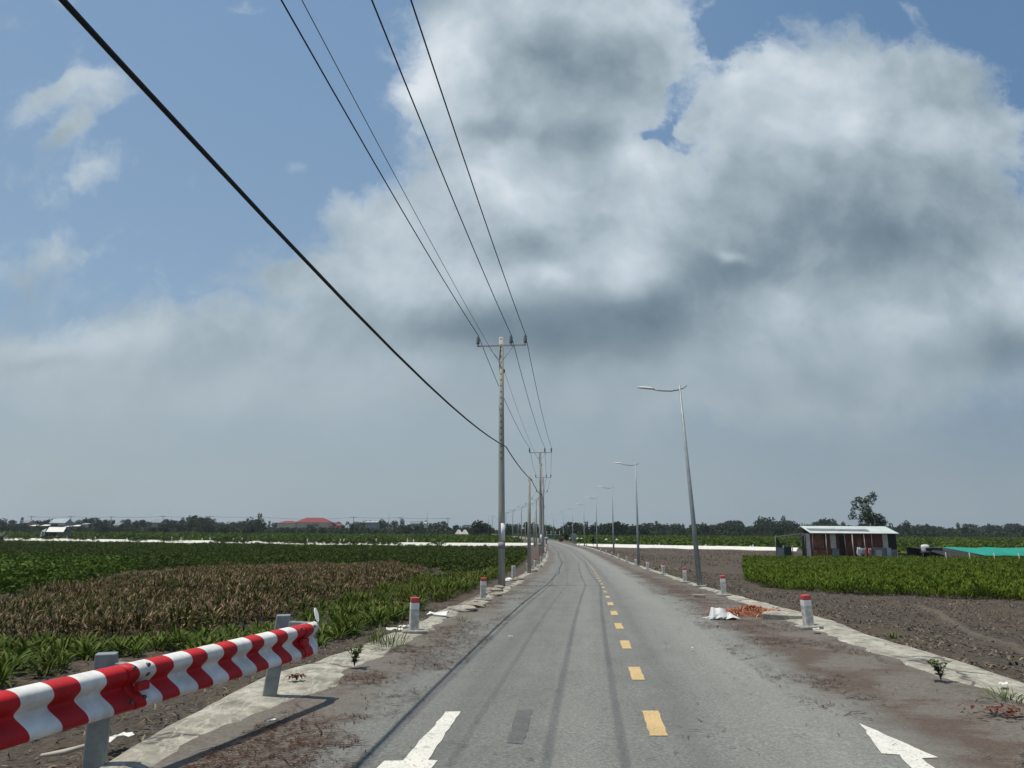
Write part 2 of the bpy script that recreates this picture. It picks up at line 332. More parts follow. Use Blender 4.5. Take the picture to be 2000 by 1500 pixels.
def ribbon(pts, w, off, name, mat, parent, jit=.012, taper=True):
    P = np.array([p[:2] for p in pts], float); seg = np.r_[0, np.cumsum(np.linalg.norm(np.diff(P, axis=0), axis=1))]
    s = np.arange(0, seg[-1], .12); x = np.interp(s, seg, P[:,0]); y = np.interp(s, seg, P[:,1])
    tx = np.gradient(x); ty = np.gradient(y); ln = np.hypot(tx, ty)+1e-9; nx_, ny_ = -ty/ln, tx/ln
    j = vn(s*1.7, s*0, 31)*jit*4+vn(s*6, s*0, 32)*jit*2; ww = w*(.75+.6*(vn(s*3, s*0, 33)+.5))/2
    if taper: ww = ww*np.minimum(1, np.minimum(s, s[-1]-s)/.4+.15)
    V = []; 
    for sg in (-1, 1):
        xx = x+nx_*(j+sg*ww); yy = y+ny_*(j+sg*ww); V.append(np.stack([xx, yy, road_z(xx, yy)+off], 1))
    n = len(s); V = np.concatenate(V); i = np.arange(n-1)
    return npmesh(name, V, np.stack([i, i+1, i+1+n, i+n], 1), mat, parent=parent)
# painted markings
def paint(name, col, wear):
    m, g, p = newmat(name); co = g.n('ShaderNodeTexCoord').outputs['Object']
    c = g.mix(g.ramp(g.noise(co, 40, 5, .75), [(wear,0.),(wear+.09,1.)]), col, (.12,.12,.115,1))
    c = g.mix(g.ramp(g.noise(co, 5, 4, .6), [(.4,0.),(.7,.35)]), c, tuple(v*.55 for v in col[:3])+(1,))
    lk(g, c, p.inputs['Base Color']); p.inputs['Roughness'].default_value = .75; return m
M['yellow'] = paint('yellow_road_paint', (.55,.385,.175,1), .555); M['roadwhite'] = paint('white_road_paint', (.66,.64,.57,1), .555)
def sheet(poly, off, name, mat, parent):
    """a painted patch draped on the road: ring of points filled from its middle"""
    P = np.array(poly, float); q = []
    for a, b in zip(P, np.roll(P, -1, 0)):
        k = max(1, int(np.linalg.norm(b-a)/.12))
        for t in range(k): q.append(a+(b-a)*t/k+(rng.normal(0, .006, 2) if t else 0))
    q = np.array(q); z = road_z(q[:,0], q[:,1])+off
    mb = MB(); mb.add([(x, y, w) for (x, y), w in zip(q, z)], [list(range(len(q)))]); return mb.build(name, mat, parent)
y0 = gp(1278,1440)[1]; per = 2.5
for k in range(-2, 19):
    a = y0+k*per
    for frag in ([(0, .9)] if k < 6 else [(0, .35), (.5, .8)] if k % 2 else [(.1, .75)]):
        w = .075*(1 if k < 6 else .8); yy = [a+frag[0], a+frag[1]]
        sheet([(xc(yy[0])-w, yy[0]), (xc(yy[0])+w, yy[0]), (xc(yy[1])+w, yy[1]), (xc(yy[1])-w, yy[1])], .005, 'lane_dash', M['yellow'], road)
M['faint'] = plain('worn_paint', (.24,.235,.215,1), (.17,.17,.16,1), 3, .85)
ribbon([gp(*p) for p in [(1161,1115),(1157,1109.5),(1145,1096),(1130,1082.5),(1120,1076)]], .12, .005, 'worn_line', M['faint'], road)
g2 = lambda *p: tuple(gp(*p)[:2])
sheet([g2(870,1390), g2(900,1390), g2(836,1484.5), g2(855,1485.5), g2(830,1512), g2(690,1640), g2(735,1500), g2(750,1485), g2(787,1485)][::-1], .005, 'arrow_marking', M['roadwhite'], road)
sheet([g2(1678,1412), g2(1832,1478), g2(1800,1480), g2(1900,1560), g2(1850,1580), g2(1757,1474), g2(1722,1472), g2(1700,1440)][::-1], .005, 'arrow_marking', M['roadwhite'], road)
for o in road.children:
    if o.name.startswith('arrow'): pass
M['rubber'] = paint('tyre_rubber', (.080,.082,.078,1), .46)
sheet([g2(1010,1388), g2(1040,1387), g2(1022,1455), g2(990,1452)][::-1], .004, 'tyre_scuff', M['rubber'], road)
# ------------------------------------------------------------------ concrete strips along both verges
m, g, p = newmat('verge_concrete'); co = g.n('ShaderNodeTexCoord').outputs['Object']
c = g.ramp(g.noise(co, 3, 7, .7), [(.32,(.15,.138,.11,1)),(.5,(.29,.272,.222,1)),(.66,(.46,.435,.36,1))])
c = g.mix(g.ramp(g.noise(co, 26, 5, .7), [(.5,0.),(.72,.6)]), c, (.12,.11,.095,1))
vo = g.n('ShaderNodeTexVoronoi', feature='DISTANCE_TO_EDGE', i={'Vector': g.n('ShaderNodeMixRGB', i={0: .35, 1: co, 2: g.n('ShaderNodeTexNoise', i={'Vector': co, 'Scale': 2.5}).outputs[1]}).outputs[0], 'Scale': .55}).outputs[0]
c = g.mix(g.ramp(vo, [(0,.9),(.010,.7),(.018,0.)]), c, (.05,.045,.04,1))
vw = g.noise(g.n('ShaderNodeMapping', i={0: co, 'Rotation': (0,0,.5), 'Scale': (2.2,.5,1)}).outputs[0], 2.6, 4, .5, .9)
c = g.mix(g.ramp(vw, [(.475,0.),(.5,.6),(.525,0.)]), c, (.48,.46,.39,1))
lk(g, c, p.inputs['Base Color']); p.inputs['Roughness'].default_value = .92
lk(g, g.n('ShaderNodeBump', i={'Strength': .5, 'Distance': .03, 'Height': g.noise(co, 9, 6, .65)}).outputs[0], p.inputs['Normal']); M['verge'] = m
def strip(name, inner, outer, side):
    inn = np.array([gp(*q) for q in inner]); out = np.array([gp(*q) for q in outer]); ys = axis([(-2,30,.16),(30,140,1)])
    di = np.interp(ys, inn[:,1], inn[:,0]-xc(inn[:,1])); do = np.interp(ys, out[:,1], out[:,0]-xc(out[:,1]))
    far = ys > max(inn[-1,1], out[-1,1]); di[far] = 3.5*side; do[far] = 3.85*side
    di = di+vn(ys*1.6, ys*0, 41)*.28+vn(ys*5, ys*0, 42)*.1; do = do+vn(ys*.9, ys*0, 43)*.12+vn(ys*4, ys*0, 44)*.04
    rows = []; T = [0,.25,.5,.75,.93,1,1.02]; H = [-.014,.012,.028,.034,.036,.022,-.22]
    for t, h in zip(T, H):
        d = di+(do-di)*t; x = xc(ys)+d; rows.append(np.stack([x, ys, road_z(x, ys)+h+(vn(x*2.3, ys*2.3, 45)*.02 if h > 0 else 0)*(t > .1)], 1))
    V = np.concatenate(rows); n = len(ys); i = np.arange(n-1); Q = []
    for r in range(len(T)-1):
        q = np.stack([r*n+i, (r+1)*n+i, (r+1)*n+i+1, r*n+i+1], 1); Q.append(q if side < 0 else q[:, ::-1])
    o = npmesh(name, V, np.concatenate(Q), M['verge'], smooth=True); tag(o, kind='structure'); return o
strip('pavement', [(250,1560),(275,1500),(430,1425),(640,1345),(715,1300),(790,1262),(870,1215),(940,1180),(990,1155),(1022,1136)],
      [(120,1600),(185,1500),(300,1435),(440,1357),(520,1320),(690,1266),(800,1222),(870,1190),(940,1166),(985,1149),(1015,1132)], -1)
strip('pavement', [(2150,1430),(2000,1374),(1870,1336),(1750,1292),(1650,1255),(1560,1221),(1500,1196),(1430,1172),(1380,1152)],
      [(2150,1385),(2000,1334),(1850,1285),(1700,1240),(1600,1203),(1520,1184),(1440,1163),(1390,1148)], 1)
# ================================================================== PLANTS
def leaf_template(n, ln, wd, up, seg=3, spread=.05, droop=.9, stem=0.0):
    """n strap leaves from one base: V (.., 3), quads, uv"""
    V, Q, U = [], [], []
    for k in range(n):
        a = rng.uniform(0, 2*PI); l = ln*rng.uniform(.55, 1.1); el = math.radians(rng.uniform(*up)); w = wd*rng.uniform(.7, 1.2)
        b = np.array([math.cos(a)*spread*rng.uniform(0,1), math.sin(a)*spread*rng.uniform(0,1), stem*rng.uniform(0,1)**.7]); s = np.array([-math.sin(a), math.cos(a), 0])
        p = b; r = rng.uniform(0, 1); o = len(V)
        for q in range(seg+1):
            t = q/seg; ww = w*(.35+1.3*t if t < .5 else 1.0*(1-t)*2+.04*(t >= 1))*.5 if seg > 1 else w*.5*(1-t*.8)
            V += [p-s*ww, p+s*ww]; U += [(r, t), (r, t)]
            p = p+l/seg*np.array([math.cos(a)*math.cos(el), math.sin(a)*math.cos(el), math.sin(el)]); el -= droop*rng.uniform(.5, 1.2)/seg
        for q in range(seg): Q.append((o+2*q, o+2*q+1, o+2*q+3, o+2*q+2))
    return np.array(V), np.array(Q), np.array(U)
def bush_template(n, r, h, lf, low=.15):
    """n small leaves through a rounded volume"""
    V, Q, U = [], [], []
    lob = [(rng.normal(0, r*.35), rng.normal(0, r*.35), h*rng.uniform(.45, .8)) for _ in range(5)]
    for k in range(n):
        c = np.array(lob[rng.integers(5)]); d = rng.normal(0, 1, 3); d /= np.linalg.norm(d)
        p = c+d*np.array([r*.55, r*.55, h*.34])*rng.uniform(.5, 1); p[2] = max(p[2], h*low*rng.uniform(.3, 1))
        a = rng.normal(0, 1, 3); a[2] *= .6; a /= np.linalg.norm(a); b = np.cross(a, d+rng.normal(0, .5, 3)); b /= np.linalg.norm(b)+1e-9
        l = lf*rng.uniform(.6, 1.3); w = l*.42; o = len(V)
        V += [p-a*l*.5, p+b*w*.5, p+a*l*.5, p-b*w*.5]; U += [(0, 0), (0, .5), (0, 1), (0, .5)]; Q.append((o, o+1, o+2, o+3))
    return np.array(V), np.array(Q), np.array(U)
def scatter(name, tmpl, P, S, mat, yaw=None, parent=None):
    """merge copies of the templates at points P with scales S (n or n x 3)"""
    P = np.asarray(P, float); S = np.asarray(S, float); S = np.repeat(S[:,None], 3, 1) if S.ndim == 1 else S
    which = rng.integers(0, len(tmpl), len(P)); Vs, Qs, Us = [], [], []; off = 0
    for k, (V, Q, U) in enumerate(tmpl):
        idx = np.nonzero(which == k)[0]; n = len(idx)
        if not n: continue
        a = rng.uniform(0, 2*PI, n) if yaw is None else yaw[idx]; c, s = np.cos(a)[:,None], np.sin(a)[:,None]
        x = V[None,:,0]*S[idx,0:1]; y = V[None,:,1]*S[idx,1:2]; z = V[None,:,2]*S[idx,2:3]
        W = np.stack([x*c-y*s+P[idx,0:1], x*s+y*c+P[idx,1:2], z+P[idx,2:3]], -1)
        Vs.append(W.reshape(-1, 3)); Qs.append((Q[None]+(np.arange(n)*len(V))[:,None,None]).reshape(-1, 4)+off); Us.append(np.tile(U, (n, 1))); off += n*len(V)
    return npmesh(name, np.concatenate(Vs), np.concatenate(Qs), mat, uv=np.concatenate(Us), parent=parent)
def inpoly(px, py, poly):
    px = np.asarray(px); py = np.asarray(py); r = np.zeros(px.shape, bool); k = len(poly)
    for i in range(k):
        (x1, y1), (x2, y2) = poly[i], poly[(i+1) % k]
        c = ((y1 > py) != (y2 > py)) & (px < (x2-x1)*(py-y1)/(y2-y1+1e-12)+x1); r ^= c
    return r
def jgrid(x0, x1, y0, y1, st, jit=.45):
    gx_, gy_ = np.meshgrid(np.arange(x0, x1, st), np.arange(y0, y1, st)); n = gx_.size
    return np.stack([gx_.ravel()+rng.uniform(-jit, jit, n)*st, gy_.ravel()+rng.uniform(-jit, jit, n)*st], 1)
# borders of the beds, traced on the ground (picture points thrown onto the field)
gpoly = lambda pts: [tuple(gp(x, y, -.1)[:2]) for x, y in pts]
soil_edge = gpoly([(-260,1430),(0,1378),(170,1345),(330,1318),(480,1297),(600,1280),(690,1248),(770,1222),(850,1186),(905,1163),(975,1128),(1012,1106),(1028,1090),(1030,1076)])
brown_poly = gpoly([(-300,1195),(0,1176),(130,1152),(250,1128),(400,1110),(640,1106),(760,1104),(825,1113),(835,1124),(720,1158),(560,1192),(440,1214),(300,1232),(0,1232),(-300,1250)])
bright_poly = gpoly([(-300,1110),(150,1103),(270,1118),(130,1148),(0,1172),(-300,1192)])
dark_poly = gpoly([(-300,1060),(0,1061),(560,1067),(960,1071),(1026,1074),(1030,1088),(1010,1104),(985,1118),(900,1122),(840,1117),(760,1101),(640,1103),(400,1107),(260,1117),(150,1102),(-300,1109)])
front_poly = soil_edge+gpoly([(985,1120),(900,1124),(835,1124),(720,1158),(560,1192),(440,1214),(300,1232),(0,1232),(-300,1250)])
pt = jgrid(-40, 4, 4, 75, .36); keep = inpoly(pt[:,0], pt[:,1], front_poly); pt = pt[keep]
dens = vn(pt[:,0]*.55, pt[:,1]*.55, 51)+.5*vn(pt[:,0]*1.6, pt[:,1]*1.6, 52)
near = pt[:,1]
keep = dens > np.where(near < 13, .10, np.where(near < 20, -.02, -.16)); pt = pt[keep]
order = np.argsort(np.hypot(pt[:,0], pt[:,1])); pt = pt[order]
tuft_t = [leaf_template(int(rng.integers(44, 60)), .28, .044, (10, 80), 3, .14, 1.1, .16) for _ in range(6)]
tmesh = [npmesh('leafy_tuft', *t[:2], M['tuft'], uv=t[2]) for t in tuft_t]
NI = min(270, len(pt)); used = set()
for i in range(NI):
    k = int(rng.integers(6)); x, y = pt[i]; s = rng.uniform(.75, 1.15)*(1.0 if y < 18 else 1.12)
    o = tmesh[k] if k not in used else tmesh[k].copy()
    if k in used: C.objects.link(o)
    used.add(k); o.location = (x, y, float(terrain(x, y))-.02); o.rotation_euler = (0, 0, rng.uniform(0, 2*PI)); o.scale = (s, s, s*rng.uniform(.85, 1.15))
    tag(o, 'green strap-leaved tuft in the loosely planted near edge of the field behind the guardrail', 'plant', 'leafy tufts along the near edge of the left field')
rest = pt[NI:]
scatter('crop_foliage', [leaf_template(44, .25, .034, (5, 80), 2, .17, 1.0, .26) for _ in range(6)], np.c_[rest, terrain(rest[:,0], rest[:,1])-.02], rng.uniform(.85, 1.3, len(rest)), M['tuft']); tag(bpy.data.objects['crop_foliage'], 'low green strap-leaved crop filling the bed before the brown-tipped rows', 'crop', kind='stuff')
pt = jgrid(-70, 4, 12, 100, .36); pt = pt[inpoly(pt[:,0], pt[:,1], brown_poly)]; pt = pt[vn(pt[:,0]*.8, pt[:,1]*.8, 64)+.5*vn(pt[:,0]*2, pt[:,1]*2, 65) > -.36]
o = scatter('dry_crop_foliage', [leaf_template(44, .25, .030, (8, 84), 2, .18, .9, .36) for _ in range(6)], np.c_[pt, terrain(pt[:,0], pt[:,1])-.02], rng.uniform(.8, 1.25, len(pt))*(1+.6*vn(pt[:,0]*.6, pt[:,1]*.6, 66)), M['brown']); tag(o, 'band of crop with dry brown and pinkish leaf tips across the left field', 'crop', kind='stuff')
pt = jgrid(-90, -5, 20, 110, .7); pt = pt[inpoly(pt[:,0], pt[:,1], bright_poly)]
o = scatter('bright_shrub_foliage', [bush_template(120, .5, .85, .15) for _ in range(4)], np.c_[pt, terrain(pt[:,0], pt[:,1])-.02], rng.uniform(.8, 1.3, len(pt)), M['brightshrub']); tag(o, 'patch of brighter green bushy shrubs at the far left of the field', 'shrubs', kind='stuff')
pt = jgrid(-200, 6, 28, 240, .85); q = inpoly(pt[:,0], pt[:,1], dark_poly); tp = proj(pt[:,0], pt[:,1], terrain(pt[:,0], pt[:,1])+.72); wl_ = np.interp(tp[0], [-300,0,125,350,560,740,870,975,1042], [1050,1053.5,1055,1058.5,1061,1063.2,1064,1064.5,1065]); q &= tp[1] > wl_+np.where((tp[0] > 280) & (tp[0] < 860), rng.uniform(-6,1.5,len(pt)), .5); pt = pt[q & (rng.uniform(0, 1, len(pt)) < np.clip(90/pt[:,1], .25, 1))]
o = scatter('dark_shrub_foliage', [bush_template(95, .52, .80, .17) for _ in range(5)], np.c_[pt, terrain(pt[:,0], pt[:,1])-.02], rng.uniform(.6, 1.15, len(pt))*(1+.5*vn(pt[:,0]*.25, pt[:,1]*.25, 67)), M['shrub']); tag(o, 'dense rows of dark green shrubs behind the brown-tipped crop', 'shrubs', kind='stuff')
pt = []                                          # weeds growing up before the left wall
for k in range(900):
    px = rng.uniform(40, 880); xs = [proj(*p)[0] for p in WL]; t_ = np.interp(px, xs, np.arange(len(WL))); i_ = min(int(t_), len(WL)-2); q = WL[i_]+(WL[i_+1]-WL[i_])*(t_-i_)
    if float(vn(px*.035, 0, 68))+.5*float(vn(px*.12, 0, 69)) > (-.12 if px > 310 else .22): pt.append((q[0]+rng.normal(0,.4), q[1]-rng.uniform(1.5, 5), 0))
pt = np.array(pt); o = scatter('wall_weed_foliage', [bush_template(60, .6, .95, .2) for _ in range(4)], np.c_[pt[:,:2], terrain(pt[:,0], pt[:,1])-.02], rng.uniform(.6, 1.1, len(pt)), M['shrub']); tag(o, 'ragged weeds half hiding the white canal wall on the left', 'weeds', kind='stuff')
# the green bed on the other side
bed_poly = gpoly([(1462,1146),(1560,1143),(1640,1150),(1760,1152),(1880,1158),(2020,1164),(2300,1175),(2300,1096),(2000,1090),(1750,1090),(1600,1088),(1452,1087)])
pt = jgrid(12, 80, 24, 100, .36); pt = pt[inpoly(pt[:,0], pt[:,1], bed_poly)]
o = scatter('bed_foliage', [leaf_template(46, .23, .038, (0, 75), 2, .20, 1.0, .30) for _ in range(6)], np.c_[pt, terrain(pt[:,0], pt[:,1])-.02], rng.uniform(.8, 1.2, len(pt))*(1+.55*vn(pt[:,0]*.9, pt[:,1]*.9, 63)), M['bed']); tag(o, 'bright green strap-leaved crop in the square bed before the rusty shack', 'crop', kind='stuff')
# green fields beyond the white walls
def wy(x): return np.interp(x, [p[0] for p in WL]+[p[0] for p in WR], [p[1] for p in WL]+[p[1] for p in WR])
pt = jgrid(-300, 230, 112, 420, 2.2); dd = pt[:,0]-xc(pt[:,1])
pt = pt[(pt[:,1] > wy(pt[:,0])+2) & (np.abs(dd) > 7) & (vn(pt[:,0]*.06, pt[:,1]*.12, 61) > -.25)]
o = scatter('far_field_foliage', [bush_template(30, .95, .7, .5, .1) for _ in range(5)], np.c_[pt, terrain(pt[:,0], pt[:,1])-.03], rng.uniform(.7, 1.35, len(pt))*(.8+.8*(vn(pt[:,0]*.03, pt[:,1]*.2, 62)+.5)), M['farfield']); tag(o, 'low green crop in the flat fields beyond the white canal walls', 'crop', kind='stuff')
# ------------------------------------------------------------------ litter, chips, clods
def slivers(name, P, ln, wd, mat, flat=.12, ang=None):
    n = len(P); a = rng.uniform(0, PI, n) if ang is None else rng.normal(ang, .75, n); l = ln*rng.uniform(.35, 1.2, n); w = wd*rng.uniform(.6, 1.3, n); tz = rng.normal(0, flat, n)
    d = np.stack([np.cos(a), np.sin(a), tz], 1); s = np.stack([-np.sin(a), np.cos(a), np.zeros(n)], 1)
    b = s*(rng.normal(0, .12, n)*l)[:,None]
    A = P-d*(l/2)[:,None]; B = P+b; E = P+d*(l/2)[:,None]; h = s*(w/2)[:,None]; up = np.array([0,0,1.])*(w*.35)[:,None]
    V = np.stack([A-h*.5, A+h*.5, B-h+up, B+h+up, E-h*.4, E+h*.4], 1).reshape(-1, 3); o = np.arange(n)*6
    Q = np.concatenate([np.stack([o, o+1, o+3, o+2], 1), np.stack([o+2, o+3, o+5, o+4], 1)])
    return npmesh(name, V, Q, mat)
def shoulder(n, lo, hi, y0, y1, clump):
    y = y0+(y1-y0)*rng.uniform(0, 1, n)**1.6; d = rng.uniform(lo, hi, n); x = xc(y)+d
    k = vn(x*1.1, y*.9, 71)+.6*vn(x*3, y*2.4, 72)+rng.normal(0, .16, n) > clump+.05; return np.stack([x[k], y[k], road_z(x[k], y[k])+.012], 1)
P = np.concatenate([shoulder(17000, -3.5, -2.2, 4.5, 34, -.04), shoulder(32000, 1.5, 3.6, 4.5, 45, .0), shoulder(600, -3.2, 2.2, 4.5, 22, -.3)])
TW = np.concatenate([shoulder(260, -3.5, -2.4, 4.5, 20, -.1), shoulder(420, 1.7, 3.6, 4.5, 24, -.1)])
tag(slivers('twig_litter', TW, .34, .013, M['needle'], ang=.1), 'longer dry twigs lying across both shoulders', 'litter', kind='stuff')
tag(slivers('needle_litter', P, .10, .0085, M['needle'], ang=.1), 'brown fallen needles and twigs strewn over both shoulders', 'litter', kind='stuff')
NM = 70000; y = 4.5+45*rng.uniform(0, 1, NM)**1.5; x = xc(y)+3.95+rng.uniform(0, 1, NM)**1.3*26; k = vn(x*.7, y*.7, 75)+.7*vn(x*2.2, y*2.2, 76) > -.28; x, y = x[k], y[k]
k = ~inpoly(x, y, bed_poly); x, y = x[k], y[k]
tag(slivers('mulch_litter', np.stack([x, y, terrain(x, y)+.035], 1), .10, .032, M['chip'], .35), 'dry chips and plant stubble scattered on the dark bare soil', 'litter', kind='stuff')
y = 45+75*rng.uniform(0, 1, 26000); x = xc(y)+4.2+rng.uniform(0, 1, 26000)*34; k = ~inpoly(x, y, bed_poly) & (y < wy(x)-1.5) & (vn(x*.25, y*.12, 77)+.6*vn(x*.8, y*.4, 78)+rng.normal(0,.15,26000) > .0); x, y = x[k], y[k]
tag(slivers('stubble_litter', np.stack([x, y, terrain(x, y)+.05], 1), .22, .07, M['chip'], .4), 'dry stubble on the far part of the bare field before the white wall', 'litter', kind='stuff')
y = 4+16*rng.uniform(0, 1, 9000); x = xc(y)-4.0-rng.uniform(0, 1, 9000)**1.5*7; k = x > -9
tag(slivers('straw_litter', np.stack([x[k], y[k], terrain(x[k], y[k])+.03], 1), .1, .016, M['chip'], .3), 'bits of straw and dead leaf on the soil below the guardrail', 'litter', kind='stuff')
# ================================================================== GUARDRAIL
zt = float(zr(6))+.725
Pe = at_z(614,1213,zt); Pl = at_z(0,1350,zt); ux = Pe-Pl; Lr = np.linalg.norm(ux); ux /= Lr; nn = np.array([ux[1], -ux[0], 0])   # nn: towards the road
guard = empty('guardrail', (*Pl[:2], zt)); tag(guard, 'red and white striped steel guardrail on galvanised posts beside the road', 'guardrail')
prof = [(-.004,.0),(.03,-.004),(.066,-.016),(.086,-.036),(.09,-.07),(.078,-.096),(.04,-.126),(.012,-.146),(.002,-.162),(.012,-.18),(.042,-.206),(.078,-.236),(.092,-.262),(.092,-.29),(.078,-.31),(.05,-.32)]
_t = math.radians(0); prof = [(n_*math.cos(_t)-z_*math.sin(_t), z_*math.cos(_t)+n_*math.sin(_t)) for n_, z_ in prof]; _pp = np.array(prof); _tt = np.arange(len(_pp)); _nt = np.linspace(0, len(_pp)-1, 46); _f = np.stack([np.interp(_nt, _tt, _pp[:,k]) for k in (0,1)], 1); _f[1:-1] = (_f[:-2]+2*_f[1:-1]+_f[2:])/4; _f[1:-1] = (_f[:-2]+2*_f[1:-1]+_f[2:])/4; _f[1:-1] = (_f[:-2]+2*_f[1:-1]+_f[2:])/4; prof = [tuple(v_) for v_ in _f]
def s_of(px):
    lo, hi = -2.5, Lr+.3
    for _ in range(50):
        mid = (lo+hi)/2; q = Pl+ux*mid
        if proj(*q)[0] < px: lo = mid
        else: hi = mid
    return lo
bnd = [0+19,85,138,189,253,285,320,357,387,419,446,475,499,525,546,565,589]; S = [s_of(b) for b in bnd]
S = [S[0]-.42-.21*0 for _ in ()]+S
left = [S[0]-.21*k for k in range(1, 9)][::-1]; allS = left+S
def beam(s0, s1, off, bounds, first_red, name, end=False):
    cuts = sorted({s0, s1, *[b for b in bounds if s0 < b < s1]}); ss_, red_ = [s0], []
    for a, b in zip(cuts, cuts[1:]):
        red = (sum(1 for q in bounds if q <= (a+b)/2) % 2 == 0) == first_red; k = max(1, int((b-a)/.07))
        for t in range(k): ss_.append(a+(b-a)*(t+1)/k); red_.append(red)
    q = len(prof); vs = []
    for ss in ss_:
        for n_, z_ in prof: w = ux*(ss+.42*(-z_-.05))+nn*(n_+off+.003*float(vn(ss*1.3, 0, 82))); vs.append((w[0], w[1], z_))
    mb = MB()
    mb.add(vs, [(j*q+i, j*q+i+1, (j+1)*q+i+1, (j+1)*q+i) for j in range(len(ss_)-1) for i in range(q-1)], 0, True)
    mb.mi = [1 if r_ else 0 for r_ in red_ for i in range(q-1)]
    return mb.build(name, [M['white'], M['railred']], guard, solid=.004)
# stripes: below S[0] is red (index parity counted over allS)
fr = (len(left) % 2 == 0)
sj = s_of(232)
beam(allS[0]-.1, s_of(262), 0, allS, not fr if False else fr, 'beam')
beam(sj, Lr-.16, .007, allS, fr, 'beam')
# end piece: lapped over, flared, with a bent ear
mb = MB(); q = len(prof); se = s_of(583)
for a, b, red in ((se, se+.14, True), (se+.14, se+.36, False)):
    for t in range(4):
        sa, sb = a+(b-a)*t/4, a+(b-a)*(t+1)/4; vs = []
        for ss in (sa, sb):
            fl = max(0, (ss-se-.1)/.26)
            for n_, z_ in prof: w = ux*ss+nn*(n_*(1-.35*fl)+.014-.05*fl*fl); vs.append((w[0], w[1], z_*(1-.10*fl)-.01*fl))
        mb.add(vs, [(i, i+1, q+i+1, q+i) for i in range(q-1)], 1 if red else 0, True)
endp = mb.build('end_piece', [M['white'], M['railred']], guard, solid=.004)
mb = MB(); c0 = ux*(se+.31)+nn*.03; pl = []
for k in range(14):
    a = 2*PI*k/14; pl.append((.035*math.cos(a), .075*math.sin(a)+.05))
vs = [tuple(c0+ux*(x*.9+.35*z)+np.array([0,0,z*.9+.015])-nn*z*.5+nn*.004*sg) for sg in (-1, 1) for x, z in pl]
mb.add(vs, [list(range(14)), list(range(14, 28))[::-1]]+[(i, 14+i, 14+(i+1) % 14, (i+1) % 14) for i in range(14)]); mb.build('bent_ear', M['white'], endp)
for px_, dz in ((244,-.03),(244,-.255),(272,-.03),(270,-.245),(272,-.09),(574,-.03),(600,-.035),(578,-.26)):
    ss = s_of(px_); w = ux*ss+nn*(float(np.interp(-dz, [-q_[1] for q_ in prof], [q_[0] for q_ in prof]))+.006)
    mb = MB(); mb.tube([w-nn*.02+np.array([0,0,dz]), w+nn*.008+np.array([0,0,dz+.004])], [.017, .014], 8, sm=False); mb.build('bolt', M['bolt'], guard)
for px_ in (263, 582):      # square red clamp plate in the valley
    ss = s_of(px_); w = ux*ss+nn*.085
    mb = MB(); mb.box((w[0], w[1], -.19), (.11,.04,.06), math.atan2(ux[1], ux[0])); mb.build('clamp_plate', M['railred'], guard, bevel=.004)
for ps, lean in ((gp(184,1497), (0, 0)), (gp(524,1358), (.10, .02)), (gp(184,1497)-(gp(524,1358)-gp(184,1497)), (0, 0))):
    mb = MB(); rz = math.atan2(ux[1], ux[0]); b = ps-np.array([Pl[0], Pl[1], zt])
    h = zt+.045-ps[2]
    mb.box((b[0], b[1], b[2]-.1), (.14,.10,h+.1), rz-.95, tilt=(lean[0]*math.cos(-rz+.95)-lean[1]*math.sin(-rz+.95), lean[0]*math.sin(-rz+.95)+lean[1]*math.cos(-rz+.95))); po = mb.build('post', M['galv'], guard, bevel=.008)
    mb = MB(); top = b+np.array([lean[0]*.75, lean[1]*.75, 0]); t_ = np.array([top[0], top[1], 0]); foot = ux*np.dot(t_, ux); mid = (t_+foot)/2
    mb.box((mid[0]+ux[0]*.03, mid[1]+ux[1]*.03, -.29), (.07, max(.1, np.linalg.norm(t_-foot)-.04), .27), rz); mb.build('spacer_block', M['galv'], guard, bevel=.006)
# ================================================================== MARKER POSTS
def bollard(name='marker_post'):
    r = empty(name, (0,0,0))
    MB().box((0,0,-.12), (.15,.15,.50), mi=0).build('shaft', M['bconc'], r, bevel=.006)
    MB().box((0,0,.3805), (.151,.151,.11)).build('white_band', M['white'], r, bevel=.005)
    MB().box((0,0,.491), (.152,.152,.09), top=.96).build('red_cap', M['redcap'], r, bevel=.012)
    MB().box((0,0,-.10), (.42,.34,.135)).build('footing', M['concrete'], r, bevel=.02)
    return r
M['bconc'] = plain('weathered_white_concrete', (.62,.61,.57,1), (.33,.32,.29,1), 11, .9, bump=.3, lo=.38, hi=.62)
proto = bollard(); first = True
Rb = [(1580,1225),(1414,1162),(1338,1137),(1296,1121.5),(1265,1113),(1242,1105),(1224,1098),(1208,1092),(1195,1086.5),(1184,1082),(1173,1078),(1146,1068),(1131,1064.5),(1110,1061)]
Lb = [(808,1234),(943,1171),(1003,1132),(1032,1117),(1045,1108),(1056.5,1098),(1064,1090),(1066.5,1082),(1068,1075),(1068.5,1070)]
def put_bollard(px, py, lab, grp, rz, tilt=(0, 0), sc=1.0):
    global first
    p = gp(px, py, .01); o = proto if first else copy_tree(proto); first = False
    o.location = p; o.rotation_euler = (tilt[0], tilt[1], rz); o.scale = (1, 1, sc); tag(o, lab, 'marker post', grp); return o
put_bollard(*Rb[0], 'nearest marker post on the right verge, red cap paint flaking, on the concrete strip', 'marker posts along the right verge', .10, (0,-.06), 1.02)
for k, q in enumerate(Rb[1:], 1):
    put_bollard(*q, f'{ordinal(k)} red-capped concrete marker post on the right verge' + (', past the white sack' if k == 1 else ', beside the nearest lamp' if k == 2 else ''), 'marker posts along the right verge', rng.uniform(-.2,.2)-.1, (rng.normal(0,.02), rng.normal(0,.02)))
